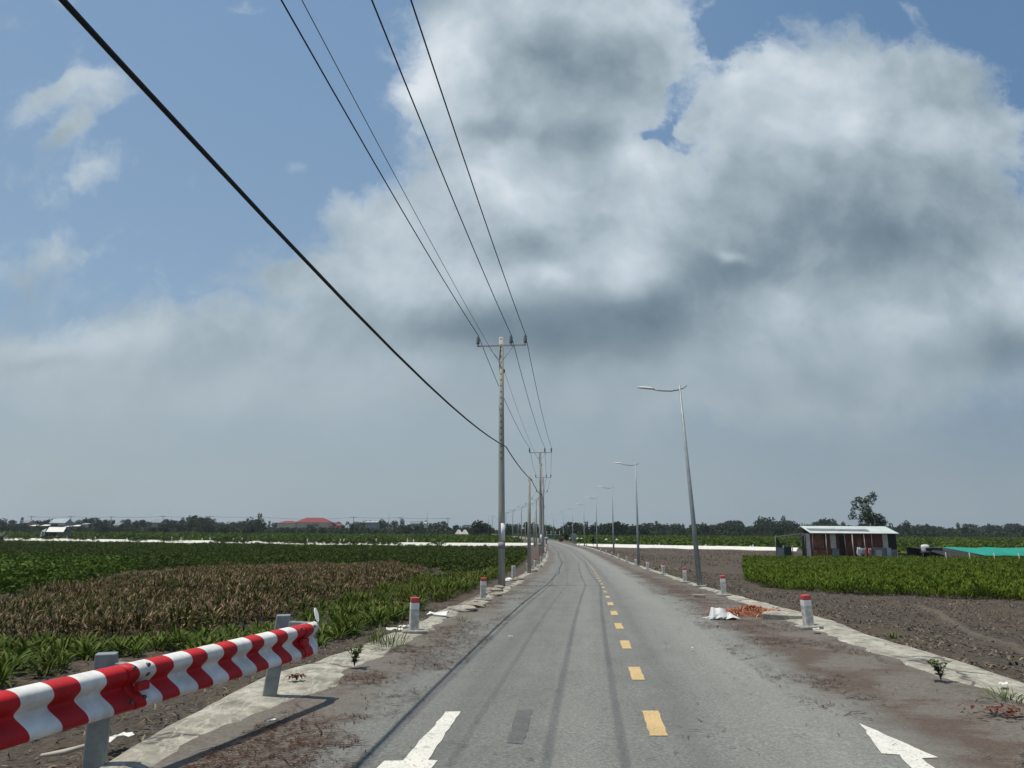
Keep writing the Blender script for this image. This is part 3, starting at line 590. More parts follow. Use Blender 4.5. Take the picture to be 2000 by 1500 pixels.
for k, q in enumerate(Lb):
    put_bollard(*q, (f'{ordinal(k)} red-capped concrete marker post on the left verge' + (', past the guardrail end' if k == 0 else ', before the big pole' if k == 1 else '')) if k != 2 else 'bare white marker post stripped of its paint, third nearest on the left verge', 'marker posts along the left verge', .25+rng.uniform(-.1,.1), (rng.normal(0,.02), rng.normal(0,.02)))
bare = [o for o in bpy.data.objects if 'stripped of its paint' in o.get('label', '')][0]
for c in bare.children:
    if not c.name.startswith('footing'): c.data = c.data.copy(); c.data.materials.clear(); c.data.materials.append(M['bconc'])
# ================================================================== POWER POLES AND WIRES
m, g, p = newmat('pole_concrete_pitted'); co = g.n('ShaderNodeTexCoord').outputs['Object']; sp = g.n('ShaderNodeSeparateXYZ', i={0: co})
c = g.ramp(g.noise(g.n('ShaderNodeMapping', i={0: co, 'Scale': (6,6,.8)}).outputs[0], 1.6, 5, .6), [(.3,(.27,.262,.24,1)),(.7,(.43,.42,.385,1))])
fz = g.m('FRACT', g.m('MULTIPLY', sp.outputs[2], 4.2)); hole = g.m('MULTIPLY', g.m('MULTIPLY', g.m('LESS_THAN', fz, .34), g.m('LESS_THAN', g.m('ABSOLUTE', sp.outputs[0]), .028)), g.m('GREATER_THAN', sp.outputs[2], 4.6))
lk(g, g.mix(hole, c, (.11,.10,.09,1)), p.inputs['Base Color']); p.inputs['Roughness'].default_value = .9; M['polepit'] = m
PH = 9.65; ARMZ = 9.30; OFF = [-.92, .40, .97]
def mv_pole():
    r = empty('power_pole', (0,0,0))
    MB().tube([(0,0,-.3),(0,0,3),(0,0,6),(0,0,PH)], [.14,.124,.107,.088], 20).build('shaft', M['polepit'], r)
    MB().box((.02,-.11,ARMZ-.04), (1.98,.06,.055)).build('crossarm', M['arm'], r)
    for s in (-1, 1): MB().tube([(s*.06,-.11,ARMZ-.62),(s*.52,-.11,ARMZ-.03)], .014, 6).build('brace', M['arm'], r)
    for o_ in OFF:
        MB().lathe([(.02,-.06),(.02,.04),(.055,.05),(.075,.1),(.06,.13),(.078,.19),(.06,.22),(.072,.28),(.045,.33),(.05,.36),(.03,.38)], (o_,-.11,ARMZ+.02), 12).build('insulator', M['insul'], r)
    MB().box((.13,-.08,ARMZ-1.12), (.05,.05,.14)).build('neutral_clamp', M['bolt'], r)
    return r
poles = [(27.7, 980, 1143), (62,1055.3,0), (90.7,1061,0), (125.8,1058.2,0), (156,1047.5,0), (191,1033,0), (212,1018.5,0), (250,1001.6,0), (286,988,0), (358,961.5,0)]
pp = mv_pole(); PB = []
for k, (Yp, px, _) in enumerate(poles):
    xp = X_at(px, Yp, 6); zb = float(zr(Yp))-.08
    if k == 0: xp = gp(980,1143)[0]
    o = pp if k == 0 else copy_tree(pp); o.location = (xp, Yp, zb); PB.append(np.array([xp, Yp, zb]))
    nxt = poles[min(k+1, len(poles)-1)]; o.rotation_euler = (0, 0, -.105 if k < 3 else -.02 if k < 5 else .12)
    o.rotation_euler[1] = -.0104 if k == 0 else 0; tag(o, f'{ordinal(k)} tall concrete power pole with three-insulator crossarm' + (', its upper half pitted with holes' if k == 0 else ' along the left verge'), 'power pole', 'crossarm power poles along the left verge')
# a notice and a dark band on the first two
for k in (0, 1):
    r = [o for o in bpy.data.objects if o.name.startswith('power_pole') and abs(o.location.y-poles[k][0]) < .1][0]
    for nm, z0, z1, a0, a1, mt in (('notice', 1.72, 2.36, -1.65, .25, M['paper']), ('dark_band', 1.42, 1.66, -3.0, -.1, M['greywall'])):
        mb = MB(); vs = []
        for z in (z0, z1):
            for t in range(9):
                a = a0+(a1-a0)*t/8; rr = .139-.0052*z+.004; vs.append((math.cos(a)*rr, math.sin(a)*rr, z))
        mb.add(vs, [(t, t+1, 10+t, 9+t) for t in range(8)], 0, True); mb.build(nm, mt, r, solid=.003)
# short pole for the low cable and small poles farther on
def lv_pole(h):
    r = empty('cable_pole', (0,0,0)); MB().tube([(0,0,-.2),(0,0,h)], [.11,.075], 14).build('shaft', M['polecon'], r)
    MB().box((.11,0,h-.32), (.05,.08,.10)).build('cable_clamp', M['bolt'], r); return r
lv = [(40,1033.5,5.4,'short concrete pole holding the thick cable behind the big power pole'), (128,1044.5,6.2,'slim short pole standing between the far crossarm poles'), (190,1042,5.8,'slim far pole beside the bend of the road'), (225,1026,5.0,'thin pole at the outer bend left of the crossarm poles'), (300,954,9.4,'bare pole left of the big power pole near the far trees'), (262,1012,5.5,'pale thin pole in front of the dark trees at the bend')]
LVP = []
for Yp, px, h, lab in lv:
    o = lv_pole(h); xp = X_at(px, Yp, 2); o.location = (xp, Yp, float(zr(Yp))-.1); tag(o, lab, 'utility pole'); LVP.append((xp, Yp, float(zr(Yp))-.1+h-.28))
def wire(name, pts, sag, r, mat, lab, cat='cable', n=14):
    mb = MB(); pl = []
    for k, (a, b) in enumerate(zip(pts, pts[1:])):
        a, b = np.array(a, float), np.array(b, float); L_ = np.linalg.norm(b-a); sg = sag[k] if isinstance(sag, list) and k < len(sag) else (sag[-1] if isinstance(sag, list) else sag)*min((L_/33)**2, 6)
        for t in np.linspace(0, 1, n+1)[(0 if k == 0 else 1):]: q = a+(b-a)*t; pl.append(q-np.array([0,0,4*sg*t*(1-t)]))
    mb.tube(pl, r, 6); return tag(mb.build(name, mat), lab, cat)
d0 = np.array([-.107, -1.0, 0]); P0 = PB[0]+d0*33; P0[2] = 1.25; P0[0] -= .22
rotv = lambda k, o_: np.array([math.cos(-.105 if k < 3 else -.02 if k < 5 else .12)*o_, math.sin(-.105 if k < 3 else -.02 if k < 5 else .12)*o_-.10, 0])
seq = [P0, PB[0]+np.array([-.10,0,0])]+PB[1:]
for o_, nm in zip(OFF, ('outer left phase wire from the left tip of the crossarms', 'middle phase wire just right of the pole tops', 'outer right phase wire from the right tip of the crossarms')):
    wire('power_line', [s+rotv(max(k-1, 0), o_)+np.array([0,0,ARMZ+.41]) for k, s in enumerate(seq)], [.38,.42], .013, M['wire'], f'black overhead {nm}')
wire('power_line', [s+rotv(max(k-1, 0), .13)+np.array([0,0,ARMZ-1.05]) for k, s in enumerate(seq)], [.35,.42], .006, M['thinwire'], 'thin grey neutral wire hung below the crossarms')
lp = [P0+np.array([.53,0,5.15]), PB[0]+np.array([.12,0,5.27]), np.array(LVP[0])+np.array([.13,0,0]), PB[1]+np.array([.15,0,5.7]), PB[2]+np.array([.15,0,5.8]), PB[3]+np.array([.15,0,5.8])]
wire('power_cable', lp, [.62,.12,.2,.4], .021, M['wire'], 'thick black cable sagging low from the big pole to the short pole')
# ================================================================== STREET LAMPS
def lamp():
    r = empty('street_lamp', (0,0,0)); h = 7.65
    MB().tube([(0,0,.0),(0,0,2.5),(0,0,h)], [.105,.084,.038], 12).build('pole', M['lamp'], r)
    MB().box((0,0,-.08), (.42,.42,.11)).build('base_plate', M['concrete'], r, bevel=.01)
    MB().box((-.01,-.045,2.0), (.07,.10,.17)).build('number_band', M['yellowband'], r)
    pts = [(.30,0,h-.02),(.14,0,h-.11),(0,0,h-.16),(-.35,0,h-.20),(-.7,0,h-.17),(-1.02,0,h-.10)]
    MB().tube(pts, [.012,.026,.032,.032,.03,.028], 8).build('arm', M['lamp'], r)
    mb = MB(); n = 12; rings = []
    for t, w, hh in ((0,.06,.05),(.12,.11,.07),(.32,.13,.075),(.5,.12,.06),(.64,.07,.03),(.68,.02,.012)):
        c = np.array([-1.0-t, 0, h-.09+t*.16])
        rings.append([c+np.array([0, w*math.cos(2*PI*j/n), hh*(math.sin(2*PI*j/n) if math.sin(2*PI*j/n) > 0 else .35*math.sin(2*PI*j/n))]) for j in range(n)])
    vs = [v for q in rings for v in q]; mb.add(vs, [(i*n+j, i*n+(j+1) % n, (i+1)*n+(j+1) % n, (i+1)*n+j) for i in range(5) for j in range(n)]+[list(range(n))[::-1], [5*n+j for j in range(n)]], 0, True)
    mb.build('lamp_head', M['lamphead'], r)
    return r
M['yellowband'] = plain('faded_yellow', (.33,.30,.12,1), None, 20, .6)
lm = lamp(); LX = [(27.7,X_at(1367,27.7,.75))]+[(27.5*k, X_at(q,27.5*k,7.7)) for k, q in ((2,1242),(3,1196),(4,1164.6),(5,1140.6),(6,1118.4),(7,1100),(8,1081),(9,1066),(10,1050))]
for k, (Yp, xp) in enumerate(LX):
    o = lm if k == 0 else copy_tree(lm); o.location = (xp, Yp, float(zr(Yp))+.02); o.rotation_euler = (0, -.058 if k == 0 else -.006, -.06 if k < 5 else .1)
    tag(o, f'{ordinal(k)} grey street lamp with curved arm over the road on the right verge', 'street lamp', 'street lamps along the right verge')
# ================================================================== WHITE CANAL WALLS
def wall_line(name, pts, h, w, lab, mat=M['whitewall']):
    mb = MB(); P = np.array([p[:2] for p in pts])
    for a, b in zip(P, P[1:]):
        c = (a+b)/2; d = b-a; z = float(terrain(*c)); t_ = d/np.linalg.norm(d); nrm = np.array([-t_[1], t_[0]]); vs = []
        for e_ in (a+t_*.002, b-t_*.002):
            for o_, z_ in ((-1.1,-.2),(-.22,h),(.22,h),(.5,-.2)): q_ = e_+nrm*o_; vs.append((q_[0], q_[1], z+z_))
        mb.add(vs, [(0,1,2,3),(7,6,5,4),(0,4,5,1),(1,5,6,2),(2,6,7,3),(3,7,4,0)])
    return tag(mb.build(name, mat, bevel=.02), lab, 'low wall')
wall_line('canal_wall', WR[:3]+[at_z(1560,1075,-.2)], .52, .35, 'low whitewashed canal wall crossing beyond the bare soil on the right', )
wall_line('canal_wall', WL, .50, .35, 'low whitewashed canal wall behind the dark shrubs on the left')
wall_line('canal_wall', [at_z(1185,1048.5,-.2), at_z(1258,1049.5,-.2)], .45, .4, 'short far stretch of white wall behind the lamp row')
wall_line('canal_wall', [at_z(493,1041.5,-.2), at_z(588,1042.5,-.2)], .5, .5, 'far strip of white wall under the red-roofed house')
wall_line('canal_wall', [at_z(872,1045.5,-.2), at_z(958,1046.5,-.2)], .5, .5, 'far strip of white wall left of the big power pole')
peg0 = MB().box((0,0,-.2), (.20,.20,.95), top=.9).build('white_peg', M['whitewall'], bevel=.02); fp = True
for px in (1205,1209,1284,1291,1379,1382,1470,1475,128,165,187,250,334,351,394,410,456,473,523,600,653,665,672,734,795,807):
    W_ = WR if px > 1100 else WL
    xs = np.array([proj(*p)[0] for p in W_]); t = np.interp(px, xs, np.arange(len(W_))); i = min(int(t), len(W_)-2); q = W_[i]+(W_[i+1]-W_[i])*(t-i)
    o = peg0 if fp else peg0.copy()
    if not fp: C.objects.link(o)
    fp = False; o.location = (q[0], q[1]+.5, float(terrain(q[0], q[1]+.5))); s = rng.uniform(.85, 1.25); o.scale = (1.1, 1, s*(1.0 if px > 1100 else 1.35))
    tag(o, 'white peg behind the canal wall on the right' if px > 1100 else 'white peg behind the canal wall on the left', 'peg', 'white pegs on the right canal wall' if px > 1100 else 'white pegs on the left canal wall')
# ================================================================== SHACK AND ITS YARD

YS = 90.; x0, x1 = X_at(1584,YS), X_at(1752,YS); zb = -.35
sh = empty('shack', ((x0+x1)/2, YS, zb)); tag(sh, 'long low shack of rusty corrugated sheets under a pale tin roof', 'shack')
cx = (x0+x1)/2; hw = (x1-x0)/2; H1 = 3.0
MB().box((0,1.45,0), (2*hw-.1,2.7,H1-.06)).box((0,2.45,H1-.059), (2*hw-.1,.5,.62)).build('wall', M['rust'], sh)
mb = MB(); e1 = -.45
for ya, za, yb, zb_ in ((-.45,H1-.06,2.7,H1+.80),(2.7,H1+.80,3.3,H1+.55)):
    mb.add([(-hw-.15,ya,za),(hw+.12,ya,za),(hw+.12,yb,zb_),(-hw-.15,yb,zb_)], [(0,1,2,3)])
mb.build('roof', M['roofpale'], sh, solid=.06)
mb = MB(); mb.add([(-hw+.15,.55,H1+.27),(hw*.42,.3,H1+.20),(hw*.42,1.15,H1+.42),(-hw+.15,1.45,H1+.50)], [(0,1,2,3)]); mb.build('roof_sheet', M['tin'], sh, solid=.05)
def panel(a, b, z0, z1, mat, nm, d=.05, y=0.0):
    xa, xb = X_at(a, YS)-cx, X_at(b, YS)-cx; return MB().box(((xa+xb)/2, .07-d/2-y, z0), (xb-xa, d, z1-z0)).build(nm, mat, sh)
panel(1586,1609,1.15,2.85,M['rust2'],'wall_sheet'); panel(1622,1633,1.1,2.9,M['pale'],'door_panel'); panel(1624,1637,.1,1.05,M['tin'],'wall_sheet')
panel(1674,1682,.7,2.35,M['rust2'],'wall_sheet'); panel(1702,1729,.1,1.25,M['tin'],'wall_sheet'); panel(1708,1720,.1,.95,M['pale'],'wall_sheet', y=.06)
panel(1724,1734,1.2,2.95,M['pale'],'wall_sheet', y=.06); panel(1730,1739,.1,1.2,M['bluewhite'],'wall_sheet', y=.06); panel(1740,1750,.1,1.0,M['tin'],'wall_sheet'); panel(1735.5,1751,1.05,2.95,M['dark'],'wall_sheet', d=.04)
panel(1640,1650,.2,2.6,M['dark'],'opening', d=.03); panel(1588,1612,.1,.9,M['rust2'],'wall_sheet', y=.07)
for a, la, lb in ((1585,0,0),(1611,0,.0),(1647,-.12,.0),(1662,-.06,0),(1685,-.1,0),(1700,0,0)):
    xa = X_at(a, YS)-cx; MB().tube([(xa-la,-.42,0),(xa,-.36,H1-.1)], .045 if a != 1662 else .07, 6).build('post', M['pale'] if a in (1611,1662,1685) else M['wood'], sh)
mb = MB(); mb.box((-hw-.03,1.4,0), (.05,2.5,2.85)); mb.build('side_wall', M['tin'], sh)
# netted frame beside it
Yn = 88.; fx0, fx1 = X_at(1515,Yn), X_at(1573,Yn); pen = empty('net_pen', (fx0, Yn, -.35)); tag(pen, 'open timber frame draped with dark green net beside the rusty shack', 'pen'); w = fx1-fx0
for a in (0, w*.25, w*.55, w*.98): MB().tube([(a,0,0),(a,0,2.5 if a in (0,) else 1.5 if a < w*.9 else 2.8)], .05, 6).build('post', M['wood'], pen)
MB().tube([(0,0,2.45),(w,0,2.85)], .06, 6).build('beam', M['wood'], pen); MB().tube([(w*.25,.1,1.5),(w*.55,.1,1.5)], .045, 6).build('rail', M['wood'], pen)
mb = MB(); mb.add([(0,-.02,1.2),(w*.24,-.02,1.1),(w*.12,-.02,2.0),(0.02,-.02,2.4)], [(0,1,2,3)]); mb.build('net_drape', M['greendark'], pen, solid=.03)
mb = MB(); mb.add([(0,-.05,0),(w*.26,-.05,0),(w*.25,-.05,1.15),(0,-.05,1.25)], [(0,1,2,3)]); mb.build('tin_sheet', M['tin'], pen, solid=.03)
mb = MB(); mb.add([(w*.86,-.03,0),(w*1.02,-.03,0),(w*1.02,-.03,2.75),(w*.9,-.03,2.6)], [(0,1,2,3)]); mb.build('net_drape', M['darknet'], pen, solid=.03)
mb = MB(); mb.add([(w*.28,.3,0),(w*.55,.3,0),(w*.55,.3,1.3),(w*.28,.3,1.3)], [(0,1,2,3)]); mb.build('net_panel', M['greendark'], pen, solid=.03)
# washing
for a, wd, top, ht, mt, lab in ((1676,.50,1.25,1.15,'clothw','white garment hanging before the shack wall'),(1683,.38,1.15,.75,'clothb','pale blue garment hanging between white and pink ones'),(1688.5,.30,1.2,1.0,'clothp','pink garment hanging at the end of the washing'),(1697.5,.42,1.15,.9,'clothp','pink-striped cloth hanging apart near the tin sheets')):
    xa = X_at(a, YS-.9); mb = MB(); n = 7; vs = []
    for r_ in range(5):
        for c_ in range(n):
            t = c_/(n-1)-.5; sq = 1-.25*(r_ == 0); vs.append((t*wd*sq+.03*math.sin(r_*2+c_), .05*math.sin(c_*2.1+r_), -r_/4*ht*(1-.12*abs(t))))
    mb.add(vs, [(r_*n+c_, r_*n+c_+1, (r_+1)*n+c_+1, (r_+1)*n+c_) for r_ in range(4) for c_ in range(n-1)], 0, True)
    o = mb.build('garment', M[mt], solid=.02); o.location = (xa, YS-.9, zb+top); tag(o, lab, 'laundry')
MB_ = MB().tube([(X_at(1668,YS-.9),YS-.9,zb+1.26),(X_at(1701,YS-.9),YS-.9,zb+1.2)], .012, 5); tag(MB_.build('washing_line', M['wood']), 'thin washing line strung before the rusty shack', 'washing line')
# tank on a stand
Yt = 86.; tk = empty('water_tank', (X_at(1806,Yt), Yt, -.15)); tag(tk, 'white water tank on a rough stand beside the black netting', 'tank')
MB().lathe([(.02,.62),(.40,.66),(.46,.8),(.43,1.0),(.47,1.15),(.44,1.35),(.30,1.47),(.02,1.5)], (0,0,0), 14).build('tank_body', M['clothw'], tk)
for a in (-.35,.35): MB().tube([(a*1.3,-.2,0),(a,-.1,.66)], .05, 6).build('leg', M['wood'], tk)
MB().box((0,0,.58), (.95,.7,.05)).build('platform', M['wood'], tk)
MB().box((.1,-.5,.75), (.7,.05,.35), .2).build('dark_strap', M['dark'], tk)
# shade nets
def netroof(name, lab, pxs, mat, z_hi, z_lo, Ya, Yb, skew, posts):
    r = empty(name, (X_at(pxs[0],Ya), Ya, -.35)); tag(r, lab, 'net shelter'); n = 14; mb = MB(); vs = []; bx = X_at(pxs[0],Ya)
    xa, xb = X_at(pxs[0],Ya)-bx, X_at(pxs[1],Ya)-bx
    for j in range(6):
        t = j/5
        for i in range(n+1):
            q = i/n; x = xa+(xb-xa)*q+skew[0]*t+(skew[1]-skew[0])*t*q
            vs.append((x, (Yb-Ya)*t, z_lo+(z_hi-z_lo)*(1-(1-t)**1.8)-.10*math.sin(q*PI*5)**2*(.3+t*.5)-.05*math.sin(i*1.3)))
    mb.add(vs, [(j*(n+1)+i, j*(n+1)+i+1, (j+1)*(n+1)+i+1, (j+1)*(n+1)+i) for j in range(5) for i in range(n)], 0, True)
    mb.build('net', mat, r, solid=.025)
    mb = MB(); mb.add([(xa,0,0),(xb,0,0),(xb,0,z_lo-.02),(xa,0,z_lo-.02)], [(0,1,2,3)]); mb.build('side_net', M['darknet'], r, solid=.02)
    mb = MB(); mb.add([(xb+skew[1],Yb-Ya,0),(xa+skew[0],Yb-Ya,0),(xa+skew[0],Yb-Ya,z_hi-.1),(xb+skew[1],Yb-Ya,z_hi-.1)], [(0,1,2,3)]); mb.build('back_net', M['darknet'], r, solid=.02)
    for a in posts: MB().tube([(a,.5,0),(a,.5,z_lo+.25)], .035, 6).build('post', M['wood'], r)
    return r
netroof('net_shelter', 'black shade-net shelter left of the green one', (1852,1925), M['darknet'], 1.28, .30, 84., 92., (-.55,-1.6), (.3,1.6,3.0))
netroof('net_shelter', 'bright green shade-net shelter at the far right', (1921,2090), M['greennet'], 1.30, .52, 84.4, 92.4, (-1.95,.5), (.5,2.5,4.5,7))
mb = MB(); mb.add([(0,0,0),(1.4,0,0),(1.4,0,1.2),(0,0,1.25)], [(0,1,2,3)]); o = mb.build('dark_net_screen', M['darknet'], solid=.03); o.location = (X_at(1817,88), 88, -.3); tag(o, 'dark net screen between the white tank and the black shelter', 'screen')
mb = MB(); mb.add([(0,0,0),(2.2,0,0),(2.2,0,.5),(0,0,.6)], [(0,1,2,3)]); o = mb.build('low_net_fence', M['darknet'], solid=.03); o.location = (X_at(1752,88), 88, -.3); tag(o, 'low black net fence running from the shack corner', 'net fence')
for k, px in enumerate((1846,1892,1940,1988)):
    o = MB().tube([(0,0,-.2),(-.06,0,1.02)], [.05,.04], 7).build('stake', M['pale']); o.location = (X_at(px,76), 76, float(terrain(X_at(px,76),76))); tag(o, ['leftmost pale stake, before the black net','second pale stake, before the black net end','third pale stake, before the green net','rightmost pale stake, before the green net'][k], 'stake', 'pale stakes in front of the nets')
# ================================================================== SMALL SHED AND HOUSES FAR OFF
def house(name, lab, cat, pxs, Yp, z_eave, rise, depth, wallm, roofm, hip=0.0, base=-.3, openings=(), over=.3, rz=0.0):
    xa, xb = X_at(pxs[0],Yp,3), X_at(pxs[1],Yp,3); w = xb-xa; r = empty(name, ((xa+xb)/2, Yp, base), rz); tag(r, lab, cat)
    MB().box((0,depth/2,0), (w-2*over, depth-2*over, z_eave-base)).build('wall', wallm, r)
    h0 = z_eave-base; a, d = w/2, depth; hp = hip*depth/2
    mb = MB(); mb.add([(-a,0,h0),(a,0,h0),(a,d,h0),(-a,d,h0),(-a+hp,d/2,h0+rise),(a-hp,d/2,h0+rise)], [(0,1,5,4),(2,3,4,5),(1,2,5),(3,0,4),(3,2,1,0)]); mb.build('roof', roofm, r)
    for (q0, q1, z0, z1) in openings: MB().box((-a+w*(q0+q1)/2, over-.02, z0), (w*(q1-q0), .06, z1-z0)).build('opening', M['glass'], r)
    return r
Yh = 178.; xa, xb = X_at(78,Yh), X_at(125,Yh); s = empty('field_shed', (xa, Yh, -.3)); tag(s, 'small grey tin shed with bright white roof by the left canal wall', 'shed'); w = xb-xa
MB().box((w*.47,2.2,0), (w*.82,4,1.95)).build('wall', M['tin'], s); mb = MB(); mb.add([(w*.30,-.5,1.95),(w*1.02,-.5,1.95),(w*.82,2.4,3.1),(w*.10,2.4,3.1)], [(0,1,2,3)]); mb.add([(w*.10,2.4,3.1),(w*.82,2.4,3.1),(w*.9,4.6,2.0),(w*.02,4.6,2.0)], [(0,1,2,3)]); mb.build('roof', M['whitewall'], s, solid=.08)
mb = MB(); mb.add([(0,0,0),(w*.2,.0,0),(w*.2,0,1.95),(w*.13,1.2,2.8),(w*.0,.6,2.2)], [(0,1,2,3,4)]); mb.build('gable_sheet', M['bluewhite'], s, solid=.05)
MB().box((w*.27,.16,.1), (w*.15,.08,1.8)).build('doorway', M['glass'], s); MB().box((w*.53,.16,.1), (w*.30,.08,1.75)).build('doorway', M['greendark'], s)
house('red_roof_house', 'large house with long red tiled roof above the far trees', 'house', (574,642), 520, 7.2, 3.4, 16, M['cream'], M['roofred'], .8)
house('red_roof_wing', 'lower red-roofed wing left of the large red-roofed house', 'house', (540,577), 518, 6.6, 1.6, 12, M['cream'], M['roofred'], .7)
house('brick_roof_house', 'small house with faded brick-red roof right of the large red-roofed one', 'house', (642,668), 510, 5.0, 1.7, 10, M['pink'], M['roofred'], .5)
house('gabled_hall', 'tall bluish-white hall among the far left trees', 'hall', (94,126), 440, 5.3, 2.6, 9, M['bluewhite'], M['bluewhite'], 0)
for a, b, ze, ri, lab, wm, rm in ((41,54,5.1,1.5,'brown barn with pale gable at the far left','pink','tin'),(48,68,3.4,.6,'long low white-roofed shed under the barn','greywall','whitewall'),(78,93,3.5,.7,'small white-roofed hut left of the tall hall','glass','whitewall'),(124,146,3.0,.6,'low white-roofed shed right of the tall hall','glass','whitewall'),(140,163,3.4,.7,'long white-roofed shed farther right of the tall hall','greywall','whitewall'),(157,173,4.4,.7,'grey-white box-like house behind the white sheds','bluewhite','greywall'),(219,232,4.0,1.6,'pale house half hidden by trees beside the third T pole','bluewhite','tin'),(294,313,5.6,1.9,'grey-roofed house rising behind a dark tree','greywall','tin'),(712,737,6.4,.6,'pale flat-roofed building behind the palms','greywall','bluewhite'),(800,820,5.8,1.4,'house with pale rounded roof between dark trees','greywall','tin'),(827,834,6.0,.8,'narrow white two-storey house beside the tall mast','whitewall','bluewhite'),(1247,1260,5.6,.4,'pinkish block rising over the trees behind the second lamp','pink','pink')):
    house('far_house', lab, 'house', (a, b), 400, ze, ri, 8, M[wm], M[rm], 0, openings=((.2,.4,1,2.2),(.6,.8,1,2.2)))
for a, lab in ((897,'left one of two steep white roofs by the far wall'),(909,'right one of two steep white roofs by the far wall')):
    r = empty('steep_roof_hut', (X_at(a,300), 300, .2), .95); r.scale = (.55,.55,.6); tag(r, lab, 'hut'); mb = MB(); mb.add([(-1.6,-2,1.2),(1.6,-2,1.2),(1.2,.5,4.2),(-1.2,.5,4.2),(-1.6,3,1.2),(1.6,3,1.2)], [(0,1,2,3),(3,2,5,4),(0,3,4),(1,5,2)]); mb.build('roof', M['whitewall'], r); MB().box((0,.5,0), (2.4,4,1.25)).build('wall', M['greywall'], r)
# green roadside fence, grey block, loaded motorbike at the bend
r = empty('green_stall', (X_at(1068,232), 232, -.1)); tag(r, 'pale green roadside stall screen at the bend of the road', 'stall'); w = X_at(1101,232)-X_at(1068,232)
MB().box((w/2,.5,1.35), (w,1.6,.14)).build('roof', M['bluewhite'], r); MB().box((w/2,.6,.35), (w*.95,.06,.95)).build('screen', M['greennet'], r)
for k in range(5): MB().tube([(w*k/4,0,0),(w*k/4,0,2.6)], .06, 6).build('post', M['pale'], r)
r = empty('concrete_box', (X_at(1121,165), 165, -.1)); tag(r, 'grey concrete box on a plinth beside the sixth street lamp', 'box'); MB().box((0,0,0), (.8,.6,1.0)).build('plinth', M['concrete'], r, bevel=.02); MB().box((0,0,1.001), (.95,.7,1.1)).build('cabinet', M['greywall'], r, bevel=.02)
r = empty('loaded_motorbike', (X_at(1067,150), 150, 0)); tag(r, 'motorbike piled with grey sacks at the road edge behind the poles', 'motorbike')
for yy in (-.6,.6): MB().tube([(-.06,yy,.3),(.06,yy,.3)], .3, 14).build('wheel', M['dark'], r)
MB().box((0,0,.45), (.22,1.2,.3)).build('body', M['rust'], r, bevel=.05); MB().tube([(-.34,.55,1.0),(.34,.55,1.0)], .02, 6).build('handlebar', M['dark'], r)
MB().lathe([(.05,.75),(.45,.8),(.52,1.0),(.42,1.3),(.1,1.4)], (0,-.25,0), 12).build('load', M['greywall'], r)
for k, (px, Yp) in enumerate(((1112,205),(1128,200),(1136.5,196),(1184,180),(1205,178))):
    o = MB().lathe([(.05,0),(.32,.05),(.36,.22),(.25,.42),(.05,.5)], (0,0,0), 10).build('white_bag', M['sack']); o.location = (X_at(px,Yp), Yp, .25); o.scale = (1.2,.8,1); tag(o, 'small white bundle lying in the green field behind the street lamps', 'bag', 'white bundles in the far green field')
# ================================================================== FAR POLE LINE
def tee():
    r = empty('far_power_pole', (0,0,0)); MB().tube([(0,0,-.3),(0,0,10.4)], [.2,.15], 8).build('shaft', M['wood'], r); MB().box((0,-.1,9.9), (2.8,.16,.22)).build('crossarm', M['wood'], r); return r
tt = tee(); fpz = []
TP = [(62,1008,560),(139,1008,560),(218,1008.5,560),(319,1007.5,560),(410,1007.5,560),(508,1008,560),(691,1009,560),(782,1010,560),(875,1011,560)]
names = ['first','second','third','fourth','fifth','sixth','seventh','eighth','ninth']
for k, (px, py, Yp) in enumerate(TP):
    o = tt if k == 0 else copy_tree(tt); q = at_y(px, py, Yp); o.location = (q[0], Yp, -.3); o.scale = (1.7, 1.7, (q[2]+.3)/10.4); fpz.append((q[0], Yp-.1, q[2]-.5)); tag(o, f'{names[k]} T-shaped power pole from the left in the far tree line', 'power pole', 'T-shaped poles along the far tree line')
wire('power_line', fpz, .35, .085, M['thinwire'], 'distant wire strung along the T-shaped poles over the tree line')
for px, py, lab in ((760,1002,'tall bare mast over the palms left of the two steep roofs'),(835,1001.5,'tall thin mast rising behind the narrow white house')):
    q = at_y(px, py, 330); o = MB().tube([(0,0,0),(0,0,q[2]+.3)], [.16,.12], 8).build('mast', M['polecon']); o.location = (q[0], 330, -.3); tag(o, lab, 'mast')
# ================================================================== TREES
def crown_tmpl(n, lobes, lf, palm=False):
    V, Q, U = [], [], []
    if palm:
        for k in range(n):
            a = rng.uniform(0, 2*PI); el = rng.uniform(.1, 1.2); p = np.array([0,0,.72]); ln = rng.uniform(.28,.42); s = np.array([-math.sin(a), math.cos(a), 0]); o = len(V)
            for q in range(5):
                t = q/4; w = lf*(.4+1.6*t*(1-t)*1.6); V += [p-s*w, p+s*w]; U += [(0,t)]*2; p = p+ln/4*np.array([math.cos(a)*math.cos(el), math.sin(a)*math.cos(el), math.sin(el)]); el -= .55
            Q += [(o+2*q, o+2*q+1, o+2*q+3, o+2*q+2) for q in range(4)]
        return np.array(V), np.array(Q), np.array(U)
    wts = np.array([l[3]**2 for l in lobes]); wts = wts/wts.sum()
    for k in range(n):
        l = lobes[rng.choice(len(lobes), p=wts)]; d = rng.normal(0, 1, 3); d /= np.linalg.norm(d); p = np.array(l[:3])+d*np.array([1,1,l[4]])*l[3]*rng.uniform(.55, 1.05)
        a = rng.normal(0, 1, 3); a /= np.linalg.norm(a); b = np.cross(a, rng.normal(0, 1, 3)); b /= np.linalg.norm(b)+1e-9; h = lf*rng.uniform(.6, 1.4); w = h*rng.uniform(.5, .9); o = len(V)
        V += [p-a*h/2, p+b*w/2, p+a*h/2, p-b*w/2]; U += [(0,0),(0,.5),(0,1),(0,.5)]; Q.append((o,o+1,o+2,o+3))
    return np.array(V), np.array(Q), np.array(U)
